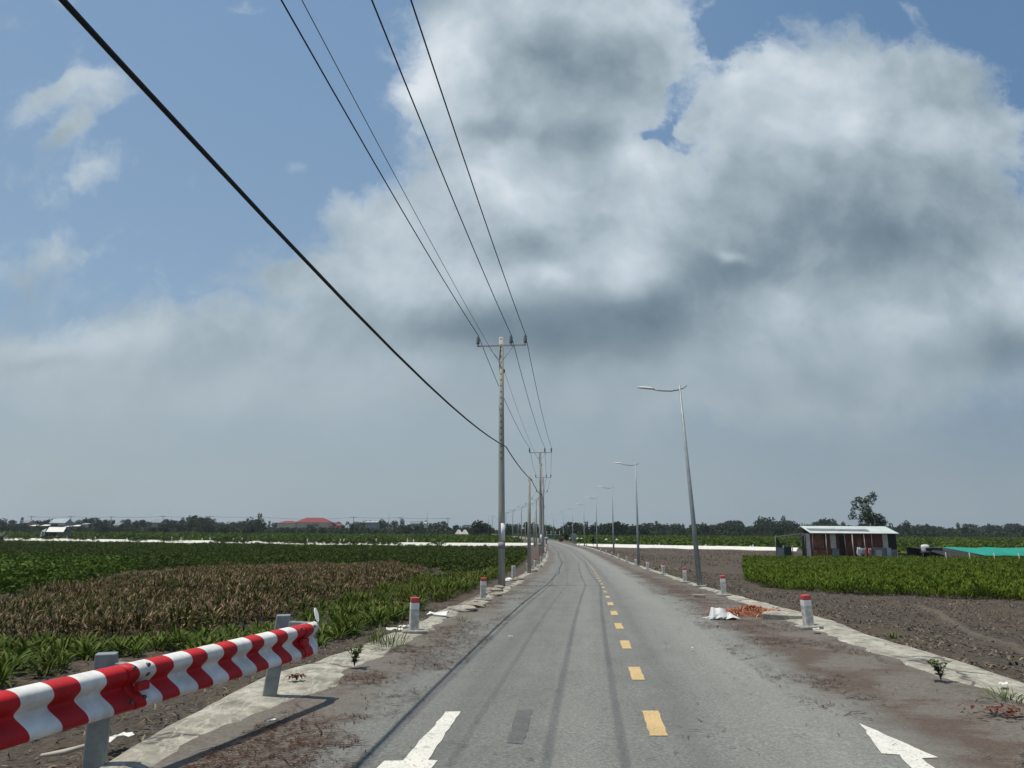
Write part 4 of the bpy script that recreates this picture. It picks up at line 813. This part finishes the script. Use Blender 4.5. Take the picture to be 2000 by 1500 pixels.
def round_lobes(k, wide=.27):
    L_ = [(0,0,.62,.26,.85)]
    for _ in range(k): a = rng.uniform(0,2*PI); r_ = rng.uniform(.12, wide); L_.append((r_*math.cos(a), r_*math.sin(a), rng.uniform(.38,.84), rng.uniform(.14,.22), rng.uniform(.8,1.1)))
    return L_
def tree_mesh(kind):
    if kind == 'palm': V, Q, U = crown_tmpl(26, None, .035, True); mat = M['palm']
    elif kind == 'tall': V, Q, U = crown_tmpl(420, [(0,0,z,.2-.12*abs(z-.5),1.2) for z in (.25,.4,.55,.7,.85,.93)]+[(rng.uniform(-.09,.09),rng.uniform(-.09,.09),rng.uniform(.3,.88),.12,1) for _ in range(5)], .075); mat = M['tree']
    elif kind == 'olive': V, Q, U = crown_tmpl(520, round_lobes(9), .105); mat = M['tree2']
    else: V, Q, U = crown_tmpl(540, round_lobes(8), .105); mat = M['tree']
    mb = MB(); mb.tube([(0,0,-.02),(.01,0,.3),(0,0,.73 if kind == 'palm' else .62)], [.026,.02,.012], 6); tv = np.array(mb.v); tq = np.array([f for f in mb.f if len(f) == 4])
    me = npmesh('tree', np.concatenate([V, tv]), np.concatenate([Q, tq+len(V)]), [mat, M['bark']], uv=np.concatenate([U, np.zeros((len(tv), 2))]), midx=[0]*len(Q)+[1]*len(tq))
    return me
kinds = ['round','round','round','olive','olive','tall','tall','palm','palm']; protos = [tree_mesh(k) for k in kinds]; tused = set()
sky_x = [-120,0,45,70,100,150,185,215,245,290,300,325,345,378,395,430,470,488,505,520,560,640,660,672,690,715,745,785,805,840,856,872,900,930,950,985,1000,1010,1040,1062,1080,1095,1115,1130,1150,1168,1182,1215,1245,1276,1300,1340,1378,1395,1420,1442,1465,1492,1515,1537,1560,1600,1625,1660,1740,1765,1790,1825,1870,1892,1925,1955,1985,2120]
sky_y = [1014,1013,1013,1016,1016,1018,1014,1015,1014,1018,1019,1015,1014,1009,1013,1019,1020,1010,1008,1018,1024,1024,1016,1013,1016,1022,1017,1018,1014,1017,1016,1022,1024,1020,1018,1012,1012,1018,1020,1028,1026,1018,1020,1022,1018,1012,1022,1023,1023,1020,1025,1027,1016,1022,1017,1018,1024,1012,1018,1014,1022,1020,1016,1024,1024,1020,1021,1029,1023,1022,1026,1026,1025,1026]
def put_tree(k, x, y, h, w, lab, grp):
    o = protos[k] if k not in tused else protos[k].copy()
    if k in tused: C.objects.link(o)
    tused.add(k); o.location = (x, y, float(terrain(x, y))-.1); o.scale = (w, w, h); o.rotation_euler = (0, 0, rng.uniform(0, 2*PI)); tag(o, lab, 'tree', grp)
def zone(px):
    if px < 1000: return ('dark low tree in the line of trees across the far left fields', 'trees across the far left fields')
    if px < 1580: return ('dark bushy tree in the line of trees behind the street lamps', 'trees behind the street lamps')
    return ('dark bushy tree in the line of trees behind shack and nets', 'trees behind the shack and nets')
px = -120.
while px < 2120:
    top = np.interp(px, sky_x, sky_y)+rng.normal(0, 1.2); Yp = rng.uniform(430, 600) if px < 930 or px > 1260 else rng.uniform(290, 420)
    q = at_y(px, top, Yp)
    if abs(q[0]-float(xc(Yp))) > 9:
        h = max(3.5, q[2]+.4); r_ = rng.uniform(0, 1); pal = px < 760 and px > 440 or px > 1800 or 790 < px < 940
        k = int(rng.integers(7, 9)) if (pal and r_ < .35) else int(rng.integers(0, 5)) if r_ < .85 else int(rng.integers(5, 7))
        h *= rng.choice([.75,.9,1,1.05,1.15]); w = h*rng.uniform(1.0, 1.9) if k < 5 else h*rng.uniform(.75, .95) if k < 7 else h*rng.uniform(.8,1.1)
        put_tree(k, q[0], Yp, h, w, *zone(px))
    px += rng.uniform(7, 11)
px = -100.
while px < 2110:       # lower trees standing in front
    Yp = rng.uniform(300, 400); q = at_y(px, np.interp(px, sky_x, sky_y)+rng.uniform(5, 11), Yp)
    if abs(q[0]-float(xc(Yp))) > 10 and not (1570 < px < 1755):
        h = max(2.5, q[2]+.3); pal = (440 < px < 960 or px > 1780) and rng.uniform(0,1) < .45; k = int(rng.integers(7, 9)) if pal else int(rng.integers(0, 5)); put_tree(k, q[0], Yp, h, h*rng.uniform(1.1, 1.7), *zone(px))
    px += rng.uniform(16, 26)
# thicket below them
pt = np.c_[rng.uniform(-420, 420, 5200), rng.uniform(330, 560, 5200)]; pt = pt[(np.abs(pt[:,0]) < pt[:,1]*.8)]; pt = pt[(np.abs(pt[:,0]-xc(pt[:,1])) > 10)]
o = scatter('far_thicket_foliage', [bush_template(40, 2.2, 2.2, .9, .05) for _ in range(5)], np.c_[pt, terrain(pt[:,0], pt[:,1])-.05], rng.uniform(.6, 1.9, len(pt)), M['tree2']); tag(o, 'dense far thicket of bushes at the foot of the tree line', 'thicket', kind='stuff')
# the ragged tree behind the shack: trunk, limbs, crown
Yt = 160.; q = at_y(1690, 965, Yt); tr = empty('ragged_tree', (X_at(1700,Yt,3), Yt, -.3)); tag(tr, 'tall ragged tree with an open crown rising behind the rusty shack', 'tree'); hh = q[2]+.3; u_ = Yt/F
def T_(px, py): w = at_y(px, py, Yt); return np.array([w[0]-tr.location.x, 0, w[2]+.3])
mb = MB(); mb.tube([(.2,0,0), T_(1704,1020), T_(1699,1000), T_(1696,985), T_(1704,968)], [.3,.22,.15,.1,.04], 8); mb.build('trunk', M['palebark'], tr)
for pts in ([T_(1700,1012), T_(1688,1000), T_(1672,985)], [T_(1702,1016), T_(1680,1014), T_(1666,1006)], [T_(1702,1018), T_(1715,1012), T_(1728,1014)], [T_(1697,992), T_(1688,980), T_(1676,976)], [T_(1704,1020), T_(1722,1022), T_(1733,1020)]):
    MB().tube([p+np.array([0, .3*i, 0]) for i, p in enumerate(pts)], [.12,.07,.03], 6).build('limb', M['palebark'], tr)
lob = []
for a, b, r_, n_ in ((1700,966,5,2),(1706,970,5,2),(1698,973,6,2),(1694,978,5,2),(1704,982,4,1),(1707,976,3,1),(1675,976,6,2),(1683,978,6,2),(1668,983,5,2),(1672,990,5,2),(1690,984,7,3),(1680,992,6,1),(1671,996,4,1),(1665,1004,5,2),(1664,1010,5,2),(1669,1011,4,1),(1690,1000,9,4),(1684,1010,10,5),(1697,1010,11,6),(1709,1014,10,5),(1690,1018,12,6),(1706,1022,12,6),(1718,1010,7,3),(1724,1016,7,3),(1730,1020,5,2),(1733,1026,4,2),(1720,1024,9,4),(1700,994,6,2)):
    c = T_(a, b); lob.append((c[0], rng.normal(0,.5), c[2], r_*u_*1.2, .9))
V, Q, U = crown_tmpl(6500, lob, .24); npmesh('crown', V, Q, M['tree'], uv=U, parent=tr)
# large bush/tree at the bend, left of the poles, and a pale frond plant at the far left
def big_bush(px, top, wpx, Yp, lab, name='bushy_tree', mat='tree', n=1500):
    w = wpx*Yp/F; q = at_y(px, top, Yp); h = q[2]+.2; r = empty(name, (q[0], Yp, float(terrain(q[0], Yp))-.05)); tag(r, lab, 'tree')
    MB().tube([(0,0,0),(.1,0,h*.35),(0,.1,h*.7)], [w*.05,w*.035,w*.015], 7).build('trunk', M['bark'], r)
    lobs = [(rng.normal(0,w*.2), rng.normal(0,w*.2), h*rng.uniform(.25,.8), w*rng.uniform(.14,.24), 1.0) for _ in range(14)]+[(0,0,h*.55,w*.35,1)]
    V, Q, U = crown_tmpl(n, lobs, max(.2, w*.055)); V[:,2] = np.clip(V[:,2], .05, None); npmesh('crown', V, Q, M[mat], uv=U, parent=r)
big_bush(992,1016,24,205,'dense dark tree just right of the big power pole at the bend')
big_bush(983,1024,16,215,'lower dark tree behind the big power pole shaft')
big_bush(1106,1040,14,190,'dark round bush beside the grey concrete box at the bend','bushy_tree')
big_bush(1096,1049,10,175,'reddish dry bush at the road edge by the green stall','dry_bush','dryleaf',500)
big_bush(1030,1014,12,260,'thin dark conical tree between the far crossarm poles','bushy_tree')
big_bush(1051,1018,10,270,'dark conical tree behind the far crossarm poles','bushy_tree')
big_bush(1158,1044,7,122,'spindly dark bush in the green field beside the fourth lamp','bushy_tree','tree2',500)
r = empty('frond_plant', (X_at(2,150), 150, -.3)); tag(r, 'pale grey-green frond plant at the far left edge of the shrubs', 'plant')
V, Q, U = leaf_template(70, 3.0, .28, (20,88), 4, .4, 1.4); npmesh('fronds', V, Q, M['greyfrond'], uv=U, parent=r)
# ================================================================== SMALL THINGS BY THE ROAD
# white sack
p = gp(1407,1208); nx_, ny_ = 44, 16; mb = MB(); vs = []
for j in range(ny_):
    for i in range(nx_):
        x = -.36+.76*i/(nx_-1); v_ = j/(ny_-1)*2-1
        pr = np.interp(x, [-.36,-.27,-.24,-.20,-.02,.08,.24,.34,.40], [.012,.03,.13,.25,.27,.20,.12,.05,.012])
        z = pr*(1-abs(v_)**(1.7+.5*math.sin(x*17)))*(1+.5*float(vn(x*9, v_*2.5, 91)))+.045*(.5+float(vn(x*11, v_*2, 92)))*(pr > .03)
        y = v_*(.17+.30*pr)+.05*float(vn(x*8, v_, 93))-(.05 if v_ < -.8 else 0)*math.sin(x*19)
        vs.append((x+.05*v_, y, max(.01, z)))
mb.add(vs, [(j*nx_+i, j*nx_+i+1, (j+1)*nx_+i+1, (j+1)*nx_+i) for j in range(ny_-1) for i in range(nx_-1)], 0, True)
sk = mb.build('white_sack', M['sack'], solid=.006); sk.location = p; sk.scale = (.88,.88,.85); tag(sk, 'crumpled empty white sack lying on the right shoulder', 'sack')
mb = MB(); mb.add([(-.52,-.06,.015),(-.3,-.17,.05),(-.17,-.24,.02),(-.06,-.29,.07),(.07,-.27,.015),(.22,-.26,.06),(.43,-.2,.02),(.22,-.08,.13),(-.1,-.08,.17),(-.3,-.04,.05)], [(0,1,9),(1,2,9),(2,8,9),(2,3,8),(3,4,8),(4,7,8),(4,5,7),(5,6,7)]); mb.build('sack_fold', M['sack'], sk, solid=.006)
# orange shavings
p = gp(1478,1200); n = 1500; a = rng.uniform(0,2*PI,n); q = np.abs(rng.normal(0,.40,n)); x = p[0]+np.cos(a)*q*1.3; y = p[1]+np.sin(a)*q*1.0+.3; z = np.maximum(road_z(x, y), terrain(x, y))+.03+.15*np.exp(-(q/.42)**2)*rng.uniform(.2,1,n)
tag(slivers('orange_shavings', np.stack([x,y,z],1), .13, .02, M['shaving'], .4), 'low heap of orange wood shavings beside the white sack', 'shavings', kind='stuff')
mb = MB(); n = 12; mb.add([(.75*math.cos(2*PI*k/n)*q, .75*math.sin(2*PI*k/n)*q, .16 if q < .3 else .05 if q < .8 else -.03) for q in (.2,.65,1.0) for k in range(n)], [(i*n+k, i*n+(k+1) % n, (i+1)*n+(k+1) % n, (i+1)*n+k) for i in range(2) for k in range(n)]+[list(range(n))], 0, True)
o = mb.build('shaving_mound', plain('orange_earth', (.20,.06,.03,1), (.11,.05,.03,1), 14, .95, bump=.6)); o.location = (p[0], p[1]+.25, float(zr(p[1]))); o.scale = (1,.9,.8); tag(o, 'reddish mound of earth under the orange shavings', 'mound', kind='stuff')
def slab(px, py, poly, h, lab, mat='concrete', rz=0., tilt=0.0, name='concrete_slab'):
    p = gp(px, py); mb = MB(); mb.prism(poly, -.05, h); o = mb.build(name, M[mat], bevel=.012); o.location = p; o.rotation_euler = (tilt, tilt*.5, rz); return tag(o, lab, 'slab')
slab(1535,1207, [(-.55,-.12),(-.2,-.2),(.4,-.18),(.58,-.02),(.15,.28),(-.2,.36),(-.45,.15)], .09, 'tilted pale concrete slab between the orange shavings and marker post', 'verge', 0, .06)
slab(1365,1166, [(-.17,-.1),(.15,-.12),(.2,.05),(0,.12),(-.18,.08)], .07, 'thin flat grey stone lying on the right shoulder', 'stone', name='flat_stone')
def rock(px, py, s, lab, mat='stone', sq=.6, grp=None):
    p = gp(px, py); mb = MB(); n, k = 9, 5; vs = []
    for j in range(k+1):
        f = PI*j/k
        for i in range(n): a = 2*PI*i/n; r_ = s*(1+.45*float(vn(i*1.3+px, j*1.7, 95))); vs.append((r_*math.sin(f)*math.cos(a)*1.3, r_*math.sin(f)*math.sin(a), r_*math.cos(f)*sq))
    mb.add(vs, [(j*n+i, j*n+(i+1) % n, (j+1)*n+(i+1) % n, (j+1)*n+i) for j in range(k) for i in range(n)]); o = mb.build('stone', M[mat]); o.location = (p[0], p[1], p[2]+s*sq*.4); return tag(o, lab, 'stone', grp)
rock(962,1155,.26,'broad pale stone slab propped at the foot of the big power pole',sq=.35); rock(951,1160,.13,'small pale stone beside the second left marker post'); rock(968,1163,.16,'flat brown stone in front of the big power pole',sq=.4); rock(975,1150,.15,'stone wedged against the big power pole',sq=.6)
rock(903,1192,.30,'broken concrete lump where the left strip bulges',sq=.3,mat='verge'); rock(925,1184,.26,'tan clay lump behind the bulging concrete',sq=.3); rock(1012,1133,.2,'stone beside the bare left marker post',sq=.5); rock(1040,1116,.22,'rubble stone past the short cable pole',sq=.5); rock(1052,1107,.25,'rubble stone near the second power pole',sq=.5)
rock(994,1134,.13,'white rounded stone right of the big power pole','white',.7)
for px, py, s, lab in ((855,1202,.22,'white torn sheet on the soil edge above the left strip'),(790,1226,.12,'white scrap left of the nearest left marker post'),(770,1232,.14,'pale scrap among stones left of the nearest left marker post'),(812,1216,.09,'small white scrap right of the nearest left marker post'),(228,1447,.11,'crumpled white paper at the strip edge behind the first rail post'),(527,1412,.05,'tiny white scrap in the guardrail shadow'),(997,1245,.035,'white flake with dark edge on the left lane'),(1352,1268,.03,'white flake in the middle of the right lane'),(1594,1232,.10,'yellowish leaf lying at the foot of the nearest right marker post'),(1960,1340,.07,'white scrap on the right concrete strip')):
    p = gp(px, py, .02); mb = MB(); n = 5; vs = [((i/(n-1)-.5)*2*s, (j/(n-1)-.5)*s*1.1, .02+s*.35*abs(float(vn(i*.9+px, j*.9, 97)))*2) for j in range(n) for i in range(n)]
    mb.add(vs, [(j*n+i, j*n+i+1, (j+1)*n+i+1, (j+1)*n+i) for j in range(n-1) for i in range(n-1)]); o = mb.build('scrap', M['pale'] if 'yellow' in lab else M['white'], solid=.004); o.location = p; o.rotation_euler = (0,0,rng.uniform(0,3)); tag(o, lab, 'litter scrap')
p = gp(125,1483); o = MB().tube([(-.16,-.02,.03),(0,.0,.05),(.16,.04,.09)], [.012,.02,.015], 6).build('broken_stick', M['pale']); o.location = p; tag(o, 'pale broken stick on the soil beside the first rail post', 'stick')
def weed(px, py, h, n, lab, wd=.02, mat='weed', spread=.1, up=(35,88), name='weed'):
    p = gp(px, py, .0); V, Q, U = leaf_template(n, h, wd, up, 3, spread, .9); o = npmesh(name, V, Q, M[mat], uv=U); o.location = (p[0], p[1], p[2]+.02); return tag(o, lab, 'weed')
weed(762,1262,.38,110,'dry grassy clump sprawling over the left strip before the marker post',.014,spread=.4,up=(10,75),name='grass_clump'); weed(735,1258,.32,60,'greener grass sprig left of the dry grassy clump',.012,spread=.2,name='grass_clump'); weed(905,1216,.22,50,'small grass clump at the bulge of the left strip',.014,spread=.2,up=(15,70),name='grass_clump')
weed(1972,1370,.16,140,'low grass patch at the edge of the right strip',.012,spread=.3,up=(10,60),name='grass_clump'); weed(1745,1250,.16,40,'small yellowed weed on the soil beside the right strip',.02,spread=.1)
def sprig(px, py, h, k, lab):
    p = gp(px, py); r = empty('weed_sprig', p); tag(r, lab, 'weed'); V, Q, U = [], [], []; mb = MB()
    for _ in range(k):
        a = rng.uniform(0,2*PI); t = rng.uniform(.2,.6); pts = [np.zeros(3)]
        for j in range(5): pts.append(pts[-1]+h/5*np.array([math.cos(a)*t*(.6+.2*j), math.sin(a)*t*(.6+.2*j), 1-.12*j]))
        mb.tube(pts, [.004]*5+[.002], 5)
        for q in pts[1:]:
            for _ in range(3):
                d = rng.normal(0,1,3); d[2] = abs(d[2])*.4; d /= np.linalg.norm(d); s = np.cross(d,[0,0,1]); s /= np.linalg.norm(s)+1e-9; l = .065; o = len(V); V += [q, q+d*l*.5+s*l*.3, q+d*l, q+d*l*.5-s*l*.3]; U += [(0,0)]*4; Q.append((o,o+1,o+2,o+3))
    mb.build('stem', M['wood'], r); npmesh('leaves', V, Q, M['weed'], uv=U, parent=r)
sprig(692,1302,.30,9,'leafy sprig growing from the left strip past the guardrail'); sprig(1838,1328,.26,8,'small leafy sprig on the inner edge of the right strip')
p = gp(1965,1395); n = 90; tag(slivers('leaf_litter', p+np.stack([rng.normal(0,.16,n), rng.normal(0,.1,n), np.abs(rng.normal(0,.02,n))+.02],1), .07, .03, M['dryleaf'], .3), 'small drift of reddish fallen leaves at the far right edge of the shoulder', 'leaves', kind='stuff')
p = gp(577,1332); n = 40; tag(slivers('leaf_litter', p+np.stack([rng.normal(0,.05,n), rng.normal(0,.03,n), np.abs(rng.normal(0,.015,n))+.05],1), .06, .03, M['dryleaf'], .5), 'curled dead red leaf clump on the strip behind the rail end', 'leaves', kind='stuff')
# ================================================================== SKY
SUN_EL, SUN_AZ = math.radians(73), math.radians(258)      # azimuth measured clockwise from +Y: the sun stands to the left
W = bpy.data.worlds.new('World'); bpy.context.scene.world = W; W.use_nodes = True; t = W.node_tree; t.nodes.clear(); g = NT(t)
out = g.n('ShaderNodeOutputWorld'); bg = g.n('ShaderNodeBackground'); lk(g, bg.outputs[0], out.inputs[0])
ns = g.n('ShaderNodeTexSky', sky_type='NISHITA', sun_disc=False, sun_elevation=SUN_EL, sun_rotation=SUN_AZ, air_density=1.0, dust_density=1.5, ozone_density=1.0)
gen = g.n('ShaderNodeTexCoord').outputs['Generated']; sp = g.n('ShaderNodeSeparateXYZ', i={0: gen})
yy = g.m('MAXIMUM', g.m('ABSOLUTE', sp.outputs[1]), .12); u = g.m('DIVIDE', sp.outputs[0], yy); v = g.m('DIVIDE', sp.outputs[2], yy)
uvv = g.n('ShaderNodeCombineXYZ', i={0: u, 1: v}).outputs[0]
def warpv(src, scale, det, ro, amt):
    w = g.n('ShaderNodeTexNoise', i={'Vector': src, 'Scale': scale, 'Detail': det, 'Roughness': ro}); d = g.n('ShaderNodeVectorMath', operation='SUBTRACT', i={0: w.outputs[1], 1: (.5,.5,.5)}).outputs[0]
    return g.n('ShaderNodeVectorMath', operation='MULTIPLY_ADD', i={0: d, 1: (amt,amt,0), 2: uvv}).outputs[0]
warp = warpv(uvv, 5.0, 10, .60, .17); warp2 = warpv(uvv, 4.5, 6, .5, .10)
def blobs(vec, lst):
    acc = None
    for (px, py, ra, rb, rot, amp) in lst:
        d = ray(px, py); c = (d[0]/d[1], d[2]/d[1], 0); sc = 1/F/ (CT*d[1])
        vv = vec if acc is None else g.n('ShaderNodeVectorMath', operation='MULTIPLY_ADD', i={0: acc, 1: (1e-6,1e-6,0), 2: vec}).outputs[0]
        mp = g.n('ShaderNodeMapping', vector_type='TEXTURE', i={0: vv, 1: c, 2: (0,0,math.radians(rot)), 3: (ra*sc, rb*sc, 1)}).outputs[0]
        q = g.n('ShaderNodeVectorMath', operation='DOT_PRODUCT', i={0: mp, 1: mp}).outputs['Value']
        acc = g.m('MULTIPLY', g.m('POWER', 2.718, g.m('MULTIPLY', q, -1.0)), amp) if acc is None else g.m('MULTIPLY_ADD', g.m('POWER', 2.718, g.m('MULTIPLY', q, -1.0)), amp, acc)
    return acc
COVER = [(1060,150,260,220,0,1.1),(1130,420,330,170,10,1.2),(1500,420,420,260,20,1.1),(1580,190,250,120,0,1.0),(860,560,240,170,25,.9),(1200,620,420,160,0,1.1),(1750,640,420,170,0,1.0),(1840,320,190,200,0,.75),(900,720,300,110,0,.6),
         (1150,20,240,110,0,.9),(860,150,90,90,0,.5),(180,165,85,45,25,.66),(240,205,55,26,30,.35),(70,205,60,26,35,.5),(130,265,75,28,45,.55),(185,325,55,26,25,.6),(490,12,60,24,10,.5),(590,325,60,22,10,.42),(560,540,80,40,10,.6),(580,690,45,22,0,.42),(120,480,120,40,15,.40),(120,690,200,70,0,.85),(330,760,320,100,0,.7),(60,560,160,60,0,.3),(420,640,160,50,0,.3),(1790,25,45,50,0,.6),(1920,240,80,60,-40,.5),(760,450,110,60,-40,.5),(1320,150,60,60,0,.25)]
HOLES = [(1440,40,80,70,-40,.95),(1385,105,46,70,-50,.55),(1340,180,30,55,-35,.6),(1262,258,42,26,-15,.95),(1300,230,32,42,-20,.9),(1345,280,50,20,-10,.75),(1400,215,24,34,-30,.35),(1850,30,220,60,0,.62),(1995,140,60,130,0,.6),(1990,350,50,100,0,.45),(600,170,200,230,0,.45),(1015,325,75,24,0,.45),(700,330,80,80,0,.35)]
BRIGHT = [(835,165,80,110,0,.36),(930,90,60,60,0,.2),(1040,25,180,45,0,.22),(1300,30,90,60,0,.12),(1560,165,170,100,0,.30),(1450,140,60,60,0,.15),(1000,210,120,36,0,.10),(1060,395,200,50,-8,.26),(950,330,70,60,0,.14),(1300,335,190,46,-18,.24),(1230,290,40,40,0,.2),(1220,510,120,50,-10,.20),(1425,492,34,14,-10,.42),(1085,535,50,24,-20,.26),(1230,545,60,30,0,.14),(810,500,140,90,-30,.26),(720,560,90,60,0,.16),(1490,715,60,34,-20,.16),(1720,640,220,60,-15,.14),(1960,570,100,50,-15,.20),(1600,250,170,50,0,.12),(170,180,60,40,0,.2),(180,310,60,30,0,.2),(140,670,180,40,0,.18),(330,760,260,50,0,.10),(1700,820,400,60,0,.12),(1860,270,90,60,0,.12),
          (1090,120,130,50,-8,-.34),(1050,265,130,42,0,-.20),(1150,240,60,60,0,-.12),(1650,395,220,90,-15,-.30),(1530,512,190,46,-6,-.34),(1720,470,110,50,0,-.16),(1150,655,220,62,0,-.40),(920,640,110,46,0,-.26),(1180,600,190,40,0,-.20),(1360,548,120,36,0,-.24),(1960,690,130,45,0,-.30),(1860,720,130,30,0,-.10),(1000,690,130,40,0,-.14),(1050,490,60,34,0,-.18),(90,706,70,13,0,-.10),(1800,500,150,60,0,-.14),(1450,780,600,70,0,-.08),(830,650,60,40,0,-.10)]
def shift(vec, dx, dy): return g.n('ShaderNodeVectorMath', operation='ADD', i={0: vec, 1: (dx, dy, 0)}).outputs[0]
def billow(vec, scale):
    vo = g.n('ShaderNodeTexVoronoi', feature='SMOOTH_F1', voronoi_dimensions='2D', normalize=True, i={'Vector': vec, 'Scale': scale, 'Detail': 4.0, 'Roughness': .55, 'Lacunarity': 2.1, 'Smoothness': .6, 'Randomness': 1.0}).outputs['Distance']
    return g.m('SUBTRACT', .42, vo)
damp = g.n('ShaderNodeMapRange', interpolation_type='SMOOTHSTEP', i={0: v, 1: .10, 2: .42, 3: .30, 4: 1.0}).outputs[0]
dens = g.m('SUBTRACT', g.m('MINIMUM', blobs(warp, COVER), 1.0), g.m('MULTIPLY', blobs(warpv(uvv, 8, 10, .64, .19), HOLES), .95)); shade = blobs(warp2, BRIGHT)
f1 = g.m('SUBTRACT', g.noise(uvv, 6, 10, .60), .5); f2 = g.m('SUBTRACT', g.noise(warp, 17, 9, .62), .5)
bv = warpv(uvv, 9, 4, .5, .06); bl = billow(bv, 7.0); bl2 = billow(shift(bv, -.022, .035), 7.0)
dens = g.m('ADD', dens, g.m('MULTIPLY', damp, g.m('ADD', g.m('MULTIPLY_ADD', f1, 1.0, g.m('MULTIPLY', f2, 1.1)), g.m('MULTIPLY', bl, .4))))
alpha = g.n('ShaderNodeMapRange', interpolation_type='SMOOTHSTEP', i={0: dens, 1: .12, 2: .80}).outputs[0]
f3 = g.m('SUBTRACT', g.noise(warp, 4.0, 7, .50), .5); f4 = g.m('SUBTRACT', g.noise(warp, 13, 8, .55), .5)
n0 = g.noise(warp2, 5.5, 6, .5, .2); n1 = g.noise(shift(warp2, -.03, .05), 5.5, 6, .5, .2)
relief = g.m('ADD', g.m('SUBTRACT', n0, n1), g.m('MULTIPLY', g.m('SUBTRACT', bl, bl2), .28))
S_ = g.m('ADD', g.m('ADD', .54, shade), g.m('MULTIPLY', damp, g.m('ADD', g.m('MULTIPLY_ADD', f3, .42, g.m('MULTIPLY', f4, .32)), g.m('MULTIPLY', relief, .8))))
thin = g.m('MULTIPLY', g.m('SUBTRACT', 1.0, alpha), g.n('ShaderNodeMapRange', i={0: v, 1: .25, 2: .5}).outputs[0])
S_ = g.m('ADD', S_, g.m('MULTIPLY', thin, .22), clamp=True)
cl = g.ramp(S_, [(0, L(102,119,134)), (.25, L(128,145,157)), (.5, L(160,176,186)), (.75, L(192,205,214)), (1, L(226,233,239))])
blue = g.mix(.55, g.n('ShaderNodeVectorMath', operation='MULTIPLY', i={0: ns.outputs[0], 1: (.090,.100,.098)}).outputs[0], g.ramp(g.m('MULTIPLY', sp.outputs[2], 1.0), [(0, L(136,151,160)), (.1, L(150,170,185)), (.3, L(150,177,204)), (.6, L(132,166,203)), (1, L(108,143,186))]))
blue = g.mix(g.n('ShaderNodeMapRange', interpolation_type='SMOOTHSTEP', i={0: u, 1: -.1, 2: .75, 3: 0., 4: .75}).outputs[0], blue, L(92,126,166))
sky = g.mix(g.m('MULTIPLY', alpha, .95), blue, cl)
hz = g.n('ShaderNodeMapRange', interpolation_type='SMOOTHSTEP', i={0: v, 1: .0, 2: .34, 3: .95, 4: 0.}).outputs[0]
hzc = g.mix(g.n('ShaderNodeMapRange', i={0: u, 1: -.7, 2: .7}).outputs[0], L(167,180,187), L(148,162,170))
sky = g.mix(g.m('MULTIPLY', hz, g.m('SUBTRACT', 1.0, g.m('MULTIPLY', f3, .9))), sky, hzc)
lk(g, sky, bg.inputs[0]); bg.inputs[1].default_value = 1.0
sl_ = bpy.data.lights.new('sun', 'SUN'); sl_.energy = 4.2; sl_.angle = math.radians(.53); sl_.color = (1,.935,.82); so = bpy.data.objects.new('sun', sl_); C.objects.link(so)
from mathutils import Vector
sd = Vector((math.sin(SUN_AZ)*math.cos(SUN_EL), math.cos(SUN_AZ)*math.cos(SUN_EL), math.sin(SUN_EL))); so.rotation_euler = (-sd).to_track_quat('-Z', 'Y').to_euler(); so.location = (-30, 0, 60)
# ================================================================== HAZE
hm = bpy.data.materials.new('haze_air'); hm.use_nodes = True; hm.node_tree.nodes.clear(); g = NT(hm.node_tree)
vo_ = g.n('ShaderNodeVolumePrincipled', i={'Color': (.72,.80,.88,1), 'Density': .00018, 'Anisotropy': .2}); lk(g, vo_.outputs[0], g.n('ShaderNodeOutputMaterial').inputs['Volume'])
hz_ = MB().box((0,1500,-3), (6400,5400,40)).build('haze', hm); tag(hz_, 'thin pale air over the fields that dims the far trees', 'haze', kind='stuff')
# ================================================================== CAMERA
cam = bpy.data.cameras.new('camera'); cam.sensor_width = 36; cam.lens = 36*F/2000; cam.clip_start = .05; cam.clip_end = 12000
co_ = bpy.data.objects.new('camera', cam); C.objects.link(co_); co_.location = (0, 0, CZ); from mathutils import Matrix; co_.matrix_world = Matrix.Translation((0,0,CZ)) @ Matrix.Rotation(PI/2+TH, 4, 'X') @ Matrix.Rotation(ROLL, 4, 'Z')
sc = bpy.context.scene; sc.camera = co_
sc.view_settings.view_transform = 'Standard'; sc.view_settings.look = 'None'; sc.view_settings.exposure = 0; sc.view_settings.gamma = 1
sc.cycles.use_denoising = True; sc.cycles.max_bounces = 6; sc.cycles.transparent_max_bounces = 4
